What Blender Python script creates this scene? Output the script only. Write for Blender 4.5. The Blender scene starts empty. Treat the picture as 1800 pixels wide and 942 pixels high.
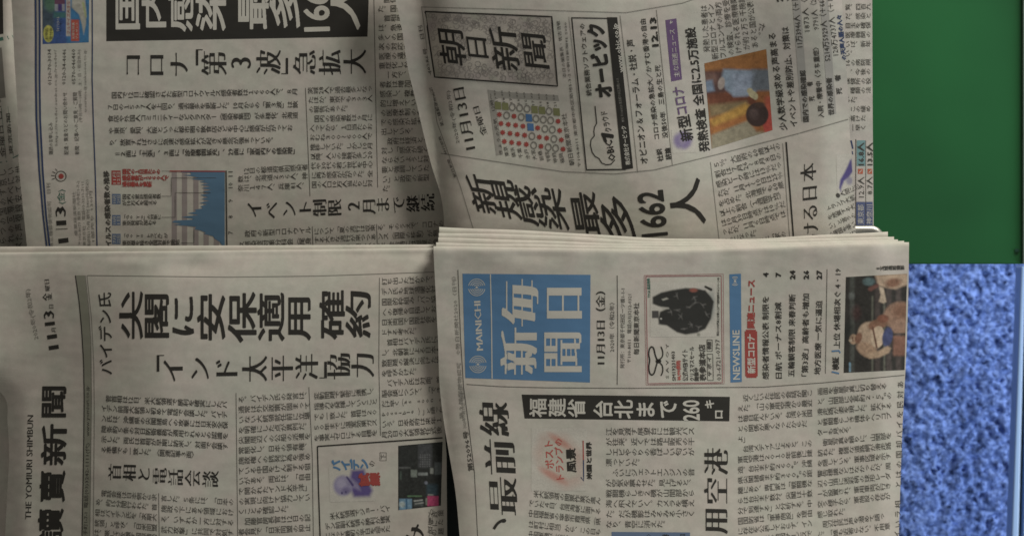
import bpy, math, random
import numpy as np
random.seed(7); RNG = np.random.default_rng(7)
S = bpy.context.scene
COL = S.collection
# ---------------------------------------------------------------- camera
CAM_Z = 1.15
WIDE = 0.60                       # metres seen across at the height of the papers (1 photo pixel = 1/3 mm)
cam = bpy.data.cameras.new("camera")
cam.sensor_width = 36.0
cam.lens = 36.0 * CAM_Z / WIDE
cam.clip_start = 0.02; cam.clip_end = 20
cam.dof.use_dof = True
cam.dof.focus_distance = CAM_Z - 0.03
cam.dof.aperture_fstop = 16.0
camo = bpy.data.objects.new("camera", cam); COL.objects.link(camo)
camo.location = (0, 0, CAM_Z)
S.camera = camo
# ---------------------------------------------------------------- light of the shop: dim warm room, one soft ceiling lamp, plus an added fill for the carpet
w = bpy.data.worlds.new("World"); S.world = w; w.use_nodes = True
w.node_tree.nodes["Background"].inputs[0].default_value = (1.0, 0.95, 0.87, 1)
w.node_tree.nodes["Background"].inputs[1].default_value = 0.15
def area(name, loc, target, size, energy, color, sy=None):
    l = bpy.data.lights.new(name, 'AREA'); l.energy = energy; l.color = color
    l.shape = 'RECTANGLE'; l.size = size; l.size_y = sy or size
    o = bpy.data.objects.new(name, l); COL.objects.link(o); o.location = loc
    import mathutils
    o.rotation_euler = (mathutils.Vector(target) - mathutils.Vector(loc)).to_track_quat('-Z', 'Y').to_euler()
    return o
area("ceiling_lamp", (0.74, 1.22, 0.37), (0.05, 0, 0), 0.5, 21.4, (1.0, 0.965, 0.885), 0.35)
area("carpet_fill_light", (1.5, -0.35, 0.3), (0.42, -0.1, -0.55), 0.5, 16.0, (0.86, 0.93, 1.0))  # added cool fill that brightens the carpet, not a lamp of the shop
S.view_settings.view_transform = 'Standard'; S.view_settings.look = 'None'
S.view_settings.exposure = 0.1; S.view_settings.gamma = 1.0
S.render.engine = 'CYCLES'
S.cycles.use_denoising = True
S.cycles.filter_width = 1.6
S.cycles.max_bounces = 5

# ---------------------------------------------------------------- helpers
def world(px, py, z):
    px = np.asarray(px, float); py = np.asarray(py, float); z = np.asarray(z, float) + 0 * px
    k = (CAM_Z - z) / CAM_Z * (WIDE / 1800.0)
    return np.stack([(px - 900) * k, (471 - py) * k, z], -1)
def lin(c):
    c = np.asarray(c, float) / 255.0
    return np.where(c <= 0.04045, c / 12.92, ((c + 0.055) / 1.055) ** 2.4)
def mesh_object(name, co, faces, mat, parent=None, colors=None, smooth=False):
    me = bpy.data.meshes.new(name)
    co = np.asarray(co, np.float32); faces = np.asarray(faces, np.int32)
    n = faces.shape[1]
    me.vertices.add(len(co)); me.vertices.foreach_set("co", co.ravel())
    me.loops.add(faces.size); me.loops.foreach_set("vertex_index", faces.ravel())
    me.polygons.add(len(faces))
    me.polygons.foreach_set("loop_start", np.arange(0, faces.size, n, dtype=np.int32))
    me.polygons.foreach_set("loop_total", np.full(len(faces), n, np.int32))
    if smooth: me.polygons.foreach_set("use_smooth", np.ones(len(faces), bool))
    me.update(calc_edges=True)
    if colors is not None:
        a = me.color_attributes.new("print", 'FLOAT_COLOR', 'POINT')
        a.data.foreach_set("color", np.concatenate([colors, np.ones((len(colors), 1))], 1).astype(np.float32).ravel())
    me.materials.append(mat)
    o = bpy.data.objects.new(name, me); COL.objects.link(o)
    if parent: o.parent = parent
    return o
def node(nt, t, **kw):
    n = nt.nodes.new(t)
    for k, v in kw.items(): setattr(n, k, v)
    return n
def base_material(name, color, rough=0.8, spec=0.25):
    m = bpy.data.materials.new(name); m.use_nodes = True
    b = m.node_tree.nodes["Principled BSDF"]
    b.inputs["Base Color"].default_value = (*color, 1); b.inputs["Roughness"].default_value = rough
    b.inputs["Specular IOR Level"].default_value = spec
    return m, m.node_tree, b
def paper_bump(nt, b, strength=0.6):
    tc = node(nt, "ShaderNodeTexCoord")
    n1 = node(nt, "ShaderNodeTexNoise"); n1.inputs["Scale"].default_value = 28; n1.inputs["Detail"].default_value = 3
    mp = node(nt, "ShaderNodeMapping"); mp.inputs["Scale"].default_value = (0.45, 1.0, 1.0); mp.inputs["Rotation"].default_value = (0, 0, 0.25)
    nt.links.new(tc.outputs["Object"], mp.inputs[0]); nt.links.new(mp.outputs[0], n1.inputs["Vector"])
    n2 = node(nt, "ShaderNodeTexNoise"); n2.inputs["Scale"].default_value = 900; n2.inputs["Detail"].default_value = 2
    nt.links.new(tc.outputs["Object"], n2.inputs["Vector"])
    b1 = node(nt, "ShaderNodeBump"); b1.inputs["Strength"].default_value = strength; b1.inputs["Distance"].default_value = 0.0032
    b2 = node(nt, "ShaderNodeBump"); b2.inputs["Strength"].default_value = 0.35; b2.inputs["Distance"].default_value = 0.00006
    nt.links.new(n1.outputs[0], b1.inputs["Height"]); nt.links.new(n2.outputs[0], b2.inputs["Height"])
    nt.links.new(b1.outputs[0], b2.inputs["Normal"]); nt.links.new(b2.outputs[0], b.inputs["Normal"])
    return tc
def paper_material(name, color):
    m, nt, b = base_material(name, color, 0.85, 0.15)
    tc = paper_bump(nt, b)
    # fibre mottle and a faint show-through of the printing on the back
    n = node(nt, "ShaderNodeTexNoise"); n.inputs["Scale"].default_value = 160; n.inputs["Detail"].default_value = 6; n.inputs["Roughness"].default_value = 0.7
    c = node(nt, "ShaderNodeTexNoise"); c.inputs["Scale"].default_value = 55; c.inputs["Detail"].default_value = 2
    nt.links.new(tc.outputs["Object"], n.inputs["Vector"]); nt.links.new(tc.outputs["Object"], c.inputs["Vector"])
    r = node(nt, "ShaderNodeValToRGB")
    r.color_ramp.elements[0].position = 0.3; r.color_ramp.elements[1].position = 0.7
    r.color_ramp.elements[0].color = (*[v * 0.90 for v in color], 1); r.color_ramp.elements[1].color = (*[min(1, v * 1.06) for v in color], 1)
    nt.links.new(n.outputs[0], r.inputs[0])
    r2 = node(nt, "ShaderNodeValToRGB"); r2.color_ramp.elements[0].position = 0.35; r2.color_ramp.elements[1].position = 0.65
    r2.color_ramp.elements[0].color = (1.03, 0.99, 1.0, 1); r2.color_ramp.elements[1].color = (0.97, 1.0, 0.98, 1)
    nt.links.new(c.outputs[0], r2.inputs[0])
    mx = node(nt, "ShaderNodeMix", data_type='RGBA', blend_type='MULTIPLY'); mx.inputs[0].default_value = 1
    nt.links.new(r.outputs[0], mx.inputs[6]); nt.links.new(r2.outputs[0], mx.inputs[7])
    nt.links.new(mx.outputs[2], b.inputs["Base Color"])
    return m
NEWS = (0.50, 0.476, 0.418)
M_PAPER = paper_material("newsprint", NEWS)
M_PAPER_GREY = paper_material("newsprint_greyer", (0.49, 0.465, 0.42))
def edge_material():
    m, nt, b = base_material("page_edges", (0.55, 0.52, 0.46), 0.9, 0.1)
    tc = node(nt, "ShaderNodeTexCoord"); mp = node(nt, "ShaderNodeMapping"); mp.inputs["Scale"].default_value = (12, 12, 2600)
    n = node(nt, "ShaderNodeTexNoise"); n.inputs["Scale"].default_value = 1.0; n.inputs["Detail"].default_value = 1
    nt.links.new(tc.outputs["Object"], mp.inputs[0]); nt.links.new(mp.outputs[0], n.inputs["Vector"])
    r = node(nt, "ShaderNodeValToRGB"); r.color_ramp.elements[0].position = 0.35; r.color_ramp.elements[1].position = 0.6
    r.color_ramp.elements[0].color = (0.30, 0.28, 0.25, 1); r.color_ramp.elements[1].color = (0.60, 0.57, 0.50, 1)
    nt.links.new(n.outputs[0], r.inputs[0]); nt.links.new(r.outputs[0], b.inputs["Base Color"])
    return m
M_EDGE = edge_material()
INK = {}
def tone(c):
    c = np.asarray(c, float); m = c.mean(); return 0.86 * (m + 0.70 * (c - m))
def ink(name, srgb=None, albedo=None):
    """printing ink; srgb is the tone it has in the photograph where clean paper reads about 145"""
    if name in INK: return INK[name]
    a = np.asarray(albedo) if albedo is not None else lin(tone(srgb)) / 0.56
    m, nt, b = base_material("ink_" + name, tuple(np.clip(a, 0, 0.9)), 0.7, 0.2)
    paper_bump(nt, b)
    INK[name] = m
    return m
ink("black", albedo=(0.030, 0.028, 0.024)); ink("text", albedo=(0.060, 0.056, 0.048)); ink("grey", albedo=(0.20, 0.19, 0.165))
ink("pale", albedo=(0.30, 0.285, 0.25)); ink("band", albedo=(0.36, 0.345, 0.31))
ink("white", albedo=(0.52, 0.50, 0.44)); ink("navy", (38, 54, 92)); ink("midblue", (52, 96, 150)); ink("skyblue", albedo=tuple(lin((63, 91, 118)) / 0.54))
ink("red", (158, 52, 44)); ink("brightred", (176, 66, 56)); ink("pink", (150, 84, 84)); ink("purple", albedo=tuple(lin((72, 57, 80)) / 0.46)); ink("violet", (92, 74, 134))
ink("green", (46, 96, 78)); ink("olive", (112, 114, 66)); ink("chart", albedo=tuple(lin((62, 84, 102)) / 0.48)); ink("stripe", (134, 122, 118)); ink("teal", (92, 134, 136))
ink("orange", (178, 78, 50)); ink("steel", (70, 80, 120)); ink("greenband", (122, 122, 104)); ink("boxblue", (78, 98, 130)); ink("pattern", (128, 120, 112))
def print_material():
    m, nt, b = base_material("colour_print", (0.5, 0.5, 0.5), 0.7, 0.2)
    paper_bump(nt, b)
    a = node(nt, "ShaderNodeAttribute", attribute_name="print")
    n = node(nt, "ShaderNodeTexNoise"); n.inputs["Scale"].default_value = 1400; n.inputs["Detail"].default_value = 2
    tc = node(nt, "ShaderNodeTexCoord"); nt.links.new(tc.outputs["Object"], n.inputs["Vector"])
    r = node(nt, "ShaderNodeMapRange"); r.inputs["To Min"].default_value = 0.8; r.inputs["To Max"].default_value = 1.2
    nt.links.new(n.outputs[0], r.inputs[0])
    mx = node(nt, "ShaderNodeVectorMath", operation='SCALE')
    nt.links.new(a.outputs["Color"], mx.inputs[0]); nt.links.new(r.outputs[0], mx.inputs["Scale"])
    nt.links.new(mx.outputs[0], b.inputs["Base Color"])
    return m
M_PRINT = print_material()

# glyph shapes out of Blender's own font
_cv = bpy.data.curves.new("type", 'FONT'); _cv.fill_mode = 'FRONT'
_co = bpy.data.objects.new("type", _cv); COL.objects.link(_co)
_cache = {}
def shape(s, res=2, off=0.0):
    k = (s, res, off)
    if k not in _cache:
        _cv.body = s; _cv.resolution_u = res; _cv.offset = off
        dg = bpy.context.evaluated_depsgraph_get(); dg.update()
        me = bpy.data.meshes.new_from_object(_co.evaluated_get(dg))
        me.calc_loop_triangles()
        v = np.empty(len(me.vertices) * 3); me.vertices.foreach_get("co", v)
        t = np.empty(len(me.loop_triangles) * 3, np.int32); me.loop_triangles.foreach_get("vertices", t)
        _cache[k] = (v.reshape(-1, 3)[:, :2].copy(), t.reshape(-1, 3).copy())
        bpy.data.meshes.remove(me)
    return _cache[k]
TURN = set("ー（）「」〈〉～…―＝『』：")
# weights: how far the outline grows (em, across and up)
LIGHT = (0, 0)
def bold(a, b=None): return (a, a if b is None else b)
def heavy(a): return (a, a)
def roman(a, thin=-0.017): return (a, thin)        # thick uprights, thin crossbars
def _merge(iv):
    out = []
    for lo, hi in sorted(iv):
        if out and lo <= out[-1][1]: out[-1][1] = max(out[-1][1], hi)
        else: out.append([lo, hi])
    return out
def _meet(p, q):
    out = []
    for a0, a1 in p:
        for b0, b1 in q:
            lo, hi = max(a0, b0), min(a1, b1)
            if hi - lo > 1e-4: out.append([lo, hi])
    return out
def grown(s, res, off, wt, step=0.021):
    """the shape with its outline moved by wt = (across, up) em, rebuilt as thin trapezoids that never overlap"""
    v, t = shape(s, res, off)
    if not len(v) or wt == (0, 0): return v, t
    key = (s, res, off) + tuple(wt)
    if key in _cache: return _cache[key]
    e = np.concatenate([t[:, [0, 1]], t[:, [1, 2]], t[:, [2, 0]]]).astype(np.int64); N = len(v)
    b = e[~np.isin(e[:, 0] * N + e[:, 1], e[:, 1] * N + e[:, 0])]
    P0, P1 = v[b[:, 0]], v[b[:, 1]]; memo = {}
    def row(y):
        q = round(y * 4000)
        if q not in memo:
            yy = q / 4000 + 0.000071; m = (P0[:, 1] > yy) != (P1[:, 1] > yy)
            x = np.sort(P0[m, 0] + (P1[m, 0] - P0[m, 0]) * (yy - P0[m, 1]) / (P1[m, 1] - P0[m, 1]))
            memo[q] = [[x[i], x[i + 1]] for i in range(0, len(x) - 1, 2)]
        return memo[q]
    ax, ay = wt
    def at(y):
        if ay < 0: iv = [[lo - ax, hi + ax] for lo, hi in _meet(row(y + ay), row(y - ay))]
        else:
            iv = []
            for f in ((-1, -.6, 0, .6, 1) if ay > 0 else (0,)):
                g = ax * math.sqrt(max(0.0, 1 - (f * .93) ** 2)); iv += [[lo - g, hi + g] for lo, hi in row(y + f * ay)]
        return _merge(iv)
    y0, y1 = v[:, 1].min() - max(ay, 0), v[:, 1].max() + max(ay, 0)
    n = int((y1 - y0) / step) + 2; ys = np.linspace(y0, y1, n); rows = [at(y) for y in ys]
    V_ = []; T_ = []
    def quad(x0, x1, ya, x2, x3, yb):
        m = int((x1 - x0) / 0.3) + 1
        for j in range(m):
            f, g = j / m, (j + 1) / m
            one(x0 + (x1 - x0) * f, x0 + (x1 - x0) * g, ya, x2 + (x3 - x2) * f, x2 + (x3 - x2) * g, yb)
    def one(x0, x1, ya, x2, x3, yb):
        k = len(V_); V_.extend([(x0, ya), (x1, ya), (x3, yb), (x2, yb)]); T_.extend([(k, k + 1, k + 2), (k, k + 2, k + 3)])
    for i in range(n - 1):
        A, B, ya, yb = rows[i], rows[i + 1], ys[i], ys[i + 1]
        if len(A) == len(B) and all(abs(p[0] - q[0]) < .09 and abs(p[1] - q[1]) < .09 for p, q in zip(A, B)):
            for p, q in zip(A, B): quad(p[0], p[1], ya, q[0], q[1], yb)
        else:
            ym = (ya + yb) / 2
            M = at(ym)
            for p in A: quad(p[0], p[1], ya, p[0], p[1], ya + (ym - ya) * .5)
            for p in M: quad(p[0], p[1], ya + (ym - ya) * .5, p[0], p[1], ym + (yb - ym) * .5)
            for p in B: quad(p[0], p[1], ym + (yb - ym) * .5, p[0], p[1], yb)
    _cache[key] = (np.array(V_).reshape(-1, 2), np.array(T_, np.int32).reshape(-1, 3)) if V_ else (v, t)
    return _cache[key]

class Paper:
    """a newspaper: front page surface z(px, py) over an outline, laid out in photograph pixels"""
    def __init__(s, label, xl, xr, yt, yb, zf, thick=0.004, mat=None, group=None, res=4.5, round_top=True, tint=1.0):
        s.zf = zf
        o = bpy.data.objects.new("newspaper", None); COL.objects.link(o)
        o["label"] = label; o["category"] = "newspaper"
        if group: o["group"] = group
        cx = (xl(0.5) + xr(0.5)) / 2; c = world(cx, 471, float(zf(np.array([cx]), np.array([471.]))[0]) - thick)
        o.location = [float(v) for v in c]; s.root = o; s.base = np.array([float(v) for v in c])
        ny = int((yb(0.5) - yt(0.5)) / res) + 1; nx = int((xr(0.5) - xl(0.5)) / res) + 1
        u, v = np.meshgrid(np.linspace(0, 1, nx), np.linspace(0, 1, ny))
        Y = yt(u) * (1 - v) + yb(u) * v
        X = xl_at(xl, Y) * (1 - u) + xl_at(xr, Y) * u
        Z = zf(X, Y)
        co = world(X, Y, Z).reshape(-1, 3)
        idx = np.arange(nx * ny).reshape(ny, nx)
        f = np.stack([idx[:-1, :-1], idx[1:, :-1], idx[1:, 1:], idx[:-1, 1:]], -1).reshape(-1, 4)
        # rounded fold along the top edge, cut page edges on the other sides
        verts = [co]; faces = [f]; n0 = len(co)
        top = idx[0]; R = thick / 2; prev = top; Xt, Yt, Zt = X[0], Y[0], Z[0]
        K = 7
        for k in range(1, K + 1):
            a = math.pi * k / K
            p = world(Xt, Yt - R * math.sin(a) * 3000, Zt - R * (1 - math.cos(a)))
            verts.append(p); cur = np.arange(n0, n0 + nx); n0 += nx
            faces.append(np.stack([prev[:-1], prev[1:], cur[1:], cur[:-1]], -1)); prev = cur
        s.page = mesh_object("front_page", np.concatenate(verts) - s.base, np.concatenate(faces), mat or M_PAPER, o, smooth=True)
        # body of inner pages: slab slightly inset, edges a little uneven
        ring = np.concatenate([np.stack([X[:, 0], Y[:, 0]], 1)[::-1], np.stack([X[0], Y[0]], 1)[1:], np.stack([X[:, -1], Y[:, -1]], 1)[1:], np.stack([X[-1], Y[-1]], 1)[::-1][1:]])
        ring_in = np.array([ring.mean(0)])
        vv = []; L = 8
        for k in range(L + 1):
            j = RNG.normal(0, 0.5, (len(ring), 1)) * 0 + RNG.normal(0.4, 1.1)
            d = (ring - ring_in); d /= np.linalg.norm(d, axis=1, keepdims=True)
            r2 = ring - d * (0.6 + abs(j))
            z = zf(ring[:, 0], ring[:, 1]) - 0.00012 - (thick - 0.0004) * k / L
            vv.append(world(r2[:, 0], r2[:, 1], z))
        n = len(ring); fs = []
        for k in range(L):
            a = np.arange(n) + k * n; b = np.roll(a, -1)
            fs.append(np.stack([a, b, b + n, a + n], -1))
        mesh_object("inner_pages", np.concatenate(vv) - s.base, np.concatenate(fs), M_EDGE, o)
    # -- printing -------------------------------------------------
    def begin(s, name, color="text", layer=2):
        s.flush(); s.name, s.color, s.layer = name, color, layer; s.P = []; s.T = []; s.n = 0; s.Zl = []
        return s
    def ink(s, color):
        if color != s.color: n, l = s.name, s.layer; s.begin(n, color, l)
        return s
    P = []; T = []; n = 0; Zl = []; name = None
    def add(s, p, t, l=0.0):
        s.P.append(p); s.T.append(t + s.n); s.n += len(p); s.Zl.append(np.full(len(p), l))
    def flush(s):
        if s.P:
            p = np.concatenate(s.P); t = np.concatenate(s.T); l = np.concatenate(s.Zl)
            z = s.zf(p[:, 0], p[:, 1]) + 0.00005 * s.layer + l
            mesh_object(s.name, world(p[:, 0], p[:, 1], z) - s.base, t, INK[s.color], s.root)
        s.P = []; s.T = []; s.n = 0; s.Zl = []
    def glyph(s, ch, cx, cy, along, cross, d=(1, 0), r=(0, -1), weight=LIGHT, res=2, off=0.0, full=True):
        """one upright character of vertical setting, centre (cx, cy); d = down the page, r = to the character's right"""
        v, t = grown(ch, res, off, weight)
        if not len(v): return
        v = v.copy()
        if ch in TURN: v = np.stack([0.5 + (v[:, 1] - 0.38), 0.38 - (v[:, 0] - 0.5)], 1)
        elif ch in "、。": v = v + (0.55, 0.58)
        elif ch in "っょゃゅッョャュィァェォ": v = v + (0.08, 0.08)
        elif ord(ch[0]) < 0x2000:
            lo, hi = v.min(0), v.max(0); wd = hi[0] - lo[0]
            k = min(1.0, 0.94 / wd); v = (v - (lo + hi) / 2) * (k if len(ch) > 1 else 1.0, 1.12) + (0.5, 0.38)
        d = np.array(d, float); r = np.array(r, float)
        g = v - (0.5, 0.38)
        s.add(np.array([cx, cy]) + g[:, :1] * cross * r - g[:, 1:] * along * d, t)
    def V(s, text, x0, y0, x1, y1, cross=12.5, n=None, weight=LIGHT, res=1, fill=1.04, off=0.0):
        tok = []; i = 0
        while i < len(text):
            if text[i] == '[': j = text.index(']', i); tok.append(text[i + 1:j]); i = j + 1
            else: tok.append(text[i]); i += 1
        n = n or len(tok); d = np.array([x1 - x0, y1 - y0], float); L = np.hypot(*d); d /= L; r = (d[1], -d[0])
        if abs(r[0]) < 0.25: r = (d[1] * 0.6, -1)
        for i, ch in enumerate(tok):
            c = np.array([x0, y0]) + d * L * (i + 0.5) / n
            if ch not in " 　": s.glyph(ch, c[0], c[1], L / n * fill, cross, d, r, weight, res, off)
    def H(s, text, x0, y0, x1, y1, h, weight=LIGHT, res=1, off=0.0, shear=None):
        """a horizontally set line; (x0, y0) start and (x1, y1) end on the middle of its height"""
        v, t = grown(text, res, off, weight)
        if not len(v): return
        lo, hi = v[:, 0].min(), v[:, 0].max(); d = np.array([x1 - x0, y1 - y0], float); L = np.hypot(*d); d /= L
        u = np.array(shear if shear else (d[1], -d[0]), float)
        k = L / (hi - lo)
        s.add(np.array([x0, y0]) + (v[:, :1] - lo) * k * d + (v[:, 1:] - 0.38) * h * u, t)
    def line(s, pts, width=1.0, closed=False):
        pts = [np.array(p, float) for p in pts]
        if closed: pts.append(pts[0])
        q = [pts[0]]
        for a, b in zip(pts[:-1], pts[1:]):
            m = max(1, int(np.hypot(*(b - a)) / 9))
            q += [a + (b - a) * k / m for k in range(1, m + 1)]
        q = np.array(q); t = np.gradient(q, axis=0); t /= np.maximum(np.linalg.norm(t, axis=1, keepdims=True), 1e-6)
        nrm = np.stack([t[:, 1], -t[:, 0]], 1) * width / 2
        p = np.concatenate([q + nrm, q - nrm]); k = len(q); i = np.arange(k - 1)
        s.add(p, np.concatenate([np.stack([i, i + 1, i + 1 + k], 1), np.stack([i, i + 1 + k, i + k], 1)]))
    def fill(s, tl, tr, br, bl, l=0.0, step=8):
        tl, tr, br, bl = [np.array(q, float) for q in (tl, tr, br, bl)]
        nx = max(1, int(np.hypot(*(tr - tl)) / step)) + 1; ny = max(1, int(np.hypot(*(bl - tl)) / step)) + 1
        u, v = np.meshgrid(np.linspace(0, 1, nx), np.linspace(0, 1, ny)); u = u[..., None]; v = v[..., None]
        p = (tl * (1 - u) + tr * u) * (1 - v) + (bl * (1 - u) + br * u) * v
        idx = np.arange(nx * ny).reshape(ny, nx)
        a = idx[:-1, :-1].ravel(); b = idx[:-1, 1:].ravel(); c = idx[1:, 1:].ravel(); e = idx[1:, :-1].ravel()
        s.add(p.reshape(-1, 2), np.concatenate([np.stack([a, e, c], 1), np.stack([a, c, b], 1)]), l)
    def disc(s, cx, cy, rx, ry=None, l=0.0, inner=0.0, a0=0.0, a1=360.0, n=24):
        ry = ry or rx; a = np.radians(np.linspace(a0, a1, n + 1))
        o = np.stack([cx + rx * np.cos(a), cy - ry * np.sin(a)], 1)
        i_ = np.stack([cx + inner * rx * np.cos(a), cy - inner * ry * np.sin(a)], 1); k = np.arange(n); m = n + 1
        s.add(np.concatenate([o, i_]), np.concatenate([np.stack([k, k + 1, k + 1 + m], 1), np.stack([k, k + 1 + m, k + m], 1)]), l)
    def star(s, cx, cy, R, r, n=8, l=0.0):
        a = np.arange(2 * n) * math.pi / n; q = np.where(np.arange(2 * n) % 2 == 0, R, r)
        p = np.concatenate([[[cx, cy]], np.stack([cx + q * np.cos(a), cy + q * np.sin(a)], 1)])
        k = np.arange(2 * n); s.add(p, np.stack([0 * k, k + 1, (k + 1) % (2 * n) + 1], 1), l)
    def picture(s, name, tl, tr, br, bl, paint, px=1.25, layer=1, label=None):
        s.flush()
        tl, tr, br, bl = [np.array(q, float) for q in (tl, tr, br, bl)]
        nx = int(np.hypot(*(tr - tl)) / px) + 1; ny = int(np.hypot(*(bl - tl)) / px) + 1
        u, v = np.meshgrid(np.linspace(0, 1, nx), np.linspace(0, 1, ny)); u = u[..., None]; v = v[..., None]
        p = (tl * (1 - u) + tr * u) * (1 - v) + (bl * (1 - u) + br * u) * v
        C = Canvas(p[..., 0], p[..., 1]); paint(C)
        idx = np.arange(nx * ny).reshape(ny, nx)
        f = np.stack([idx[:-1, :-1], idx[1:, :-1], idx[1:, 1:], idx[:-1, 1:]], -1).reshape(-1, 4)
        P_ = p.reshape(-1, 2); z = s.zf(P_[:, 0], P_[:, 1]) + 0.00005 * layer
        o = mesh_object(name, world(P_[:, 0], P_[:, 1], z) - s.base, f, M_PRINT, s.root, colors=np.clip(C.c.reshape(-1, 3), 0, .9))
        if label: o["label"] = label
        return o
def xl_at(fn, Y): return fn.at(Y)
class Edge:
    """an outline's side: x as a smooth function of y"""
    def __init__(s, pts): s.p = np.array(pts, float)
    def at(s, y):
        return np.interp(y, s.p[:, 0], s.p[:, 1])
    def __call__(s, t): y = s.p[0, 0] + (s.p[-1, 0] - s.p[0, 0]) * 0.5; return float(s.at(y))
class Rim:
    """an outline's top or bottom: y as a function of u"""
    def __init__(s, pts): s.p = np.array(pts, float)
    def __call__(s, u): return np.interp(u, s.p[:, 0], s.p[:, 1])
def smooth_pts(pts, n=40):
    """Catmull-Rom through (a, b) pairs"""
    P_ = np.array(pts, float); a = P_[:, 0]; b = P_[:, 1]
    m = np.gradient(b, a); x = np.linspace(a[0], a[-1], n); i = np.clip(np.searchsorted(a, x) - 1, 0, len(a) - 2)
    h = a[i + 1] - a[i]; t = (x - a[i]) / h
    y = (2*t**3 - 3*t**2 + 1) * b[i] + (t**3 - 2*t**2 + t) * h * m[i] + (-2*t**3 + 3*t**2) * b[i + 1] + (t**3 - t**2) * h * m[i + 1]
    return np.stack([x, y], 1)
class Canvas:
    """paints flat print colours (given as the tones they have in the photograph) on a grid of photograph pixels"""
    K = 0.56
    def __init__(s, X, Y): s.X, s.Y = X, Y; s.c = np.zeros(X.shape + (3,)) + np.array(NEWS)
    def mix(s, m, rgb, a=1.0): s.c = s.c * (1 - (m * a)[..., None]) + (lin(s.tone(rgb)) / s.K) * (m * a)[..., None]
    def tone(s, c): c = np.asarray(c, float); m = c.mean(); return 0.93 * (m + 0.78 * (c - m))
    def all(s, rgb): s.mix(np.ones_like(s.X), rgb)
    def ell(s, cx, cy, rx, ry, rgb, rot=0, soft=0.15, a=1.0):
        t = math.radians(rot); dx = s.X - cx; dy = s.Y - cy
        u = (dx * math.cos(t) + dy * math.sin(t)) / rx; v = (-dx * math.sin(t) + dy * math.cos(t)) / ry
        s.mix(np.clip((1 - np.hypot(u, v)) / soft + 0.5, 0, 1), rgb, a)
    def rect(s, x0, y0, x1, y1, rgb, soft=1.0, a=1.0):
        m = np.clip((s.X - x0) / soft + .5, 0, 1) * np.clip((x1 - s.X) / soft + .5, 0, 1) * np.clip((s.Y - y0) / soft + .5, 0, 1) * np.clip((y1 - s.Y) / soft + .5, 0, 1)
        s.mix(m, rgb, a)
    def seg(s, x0, y0, x1, y1, w0, w1, rgb, soft=1.0, a=1.0):
        d = np.array([x1 - x0, y1 - y0], float); L2 = max(d @ d, 1e-6)
        t = np.clip(((s.X - x0) * d[0] + (s.Y - y0) * d[1]) / L2, 0, 1)
        r = np.hypot(s.X - x0 - t * d[0], s.Y - y0 - t * d[1]); w_ = w0 + (w1 - w0) * t
        s.mix(np.clip((w_ - r) / soft + 0.5, 0, 1), rgb, a)
    def poly(s, pts, rgb, a=1.0, soft=1.0):
        soft = soft * 1.6 + 0.8
        P_ = np.array(pts, float); ins = np.zeros(s.X.shape, bool); dist = np.full(s.X.shape, 1e9)
        for (x0, y0), (x1, y1) in zip(P_, np.roll(P_, -1, 0)):
            c = ((y0 > s.Y) != (y1 > s.Y)) & (s.X < (x1 - x0) * (s.Y - y0) / ((y1 - y0) or 1e-9) + x0); ins ^= c
            d = np.array([x1 - x0, y1 - y0]); t = np.clip(((s.X - x0) * d[0] + (s.Y - y0) * d[1]) / max(d @ d, 1e-6), 0, 1)
            dist = np.minimum(dist, np.hypot(s.X - x0 - t * d[0], s.Y - y0 - t * d[1]))
        sd = np.where(ins, dist, -dist); s.mix(np.clip(sd / soft + .5, 0, 1), rgb, a)
    def noise(s, amp, cell=4, seed=1):
        g = np.random.default_rng(seed); n = g.normal(0, 1, (64, 64))
        def at(c):
            i = s.X / c; j = s.Y / c; a = np.floor(i).astype(int); b = np.floor(j).astype(int); fx = i - a; fy = j - b
            N = lambda p, q: n[p % 64, q % 64]
            return (N(a, b) * (1 - fx) + N(a + 1, b) * fx) * (1 - fy) + (N(a, b + 1) * (1 - fx) + N(a + 1, b + 1) * fx) * fy
        s.c *= (1 + amp * (at(cell) + 0.6 * at(cell / 2.3)))[..., None]

def block(P_, lines, x0, y0, x1, y1, dy0, dy1, cross=12.5, n=None, weight=LIGHT, dx0=0.0, dx1=0.0):
    """lines of vertical setting stacked down the picture (right to left on the page)"""
    n = n or max(len(l.replace('[', '').replace(']', '')) - l.count('[') for l in lines)
    for i, l in enumerate(lines):
        k = len(l) - sum((len(q.split(']')[0]) + 1) for q in l.split('[')[1:])
        P_.V(l, x0 + dx0 * i, y0 + dy0 * i, x1 + dx1 * i, y1 + dy1 * i, cross, n=max(n, k), weight=weight)

def gauss(x, y, cx, cy, sx, sy, h): return h * np.exp(-((x - cx) / sx) ** 2 - ((y - cy) / sy) ** 2)
def sm(x, a, b): t = np.clip((x - a) / (b - a), 0, 1); return t * t * (3 - 2 * t)
def plain(x): return Rim([(0, x), (1, x)])

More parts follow.
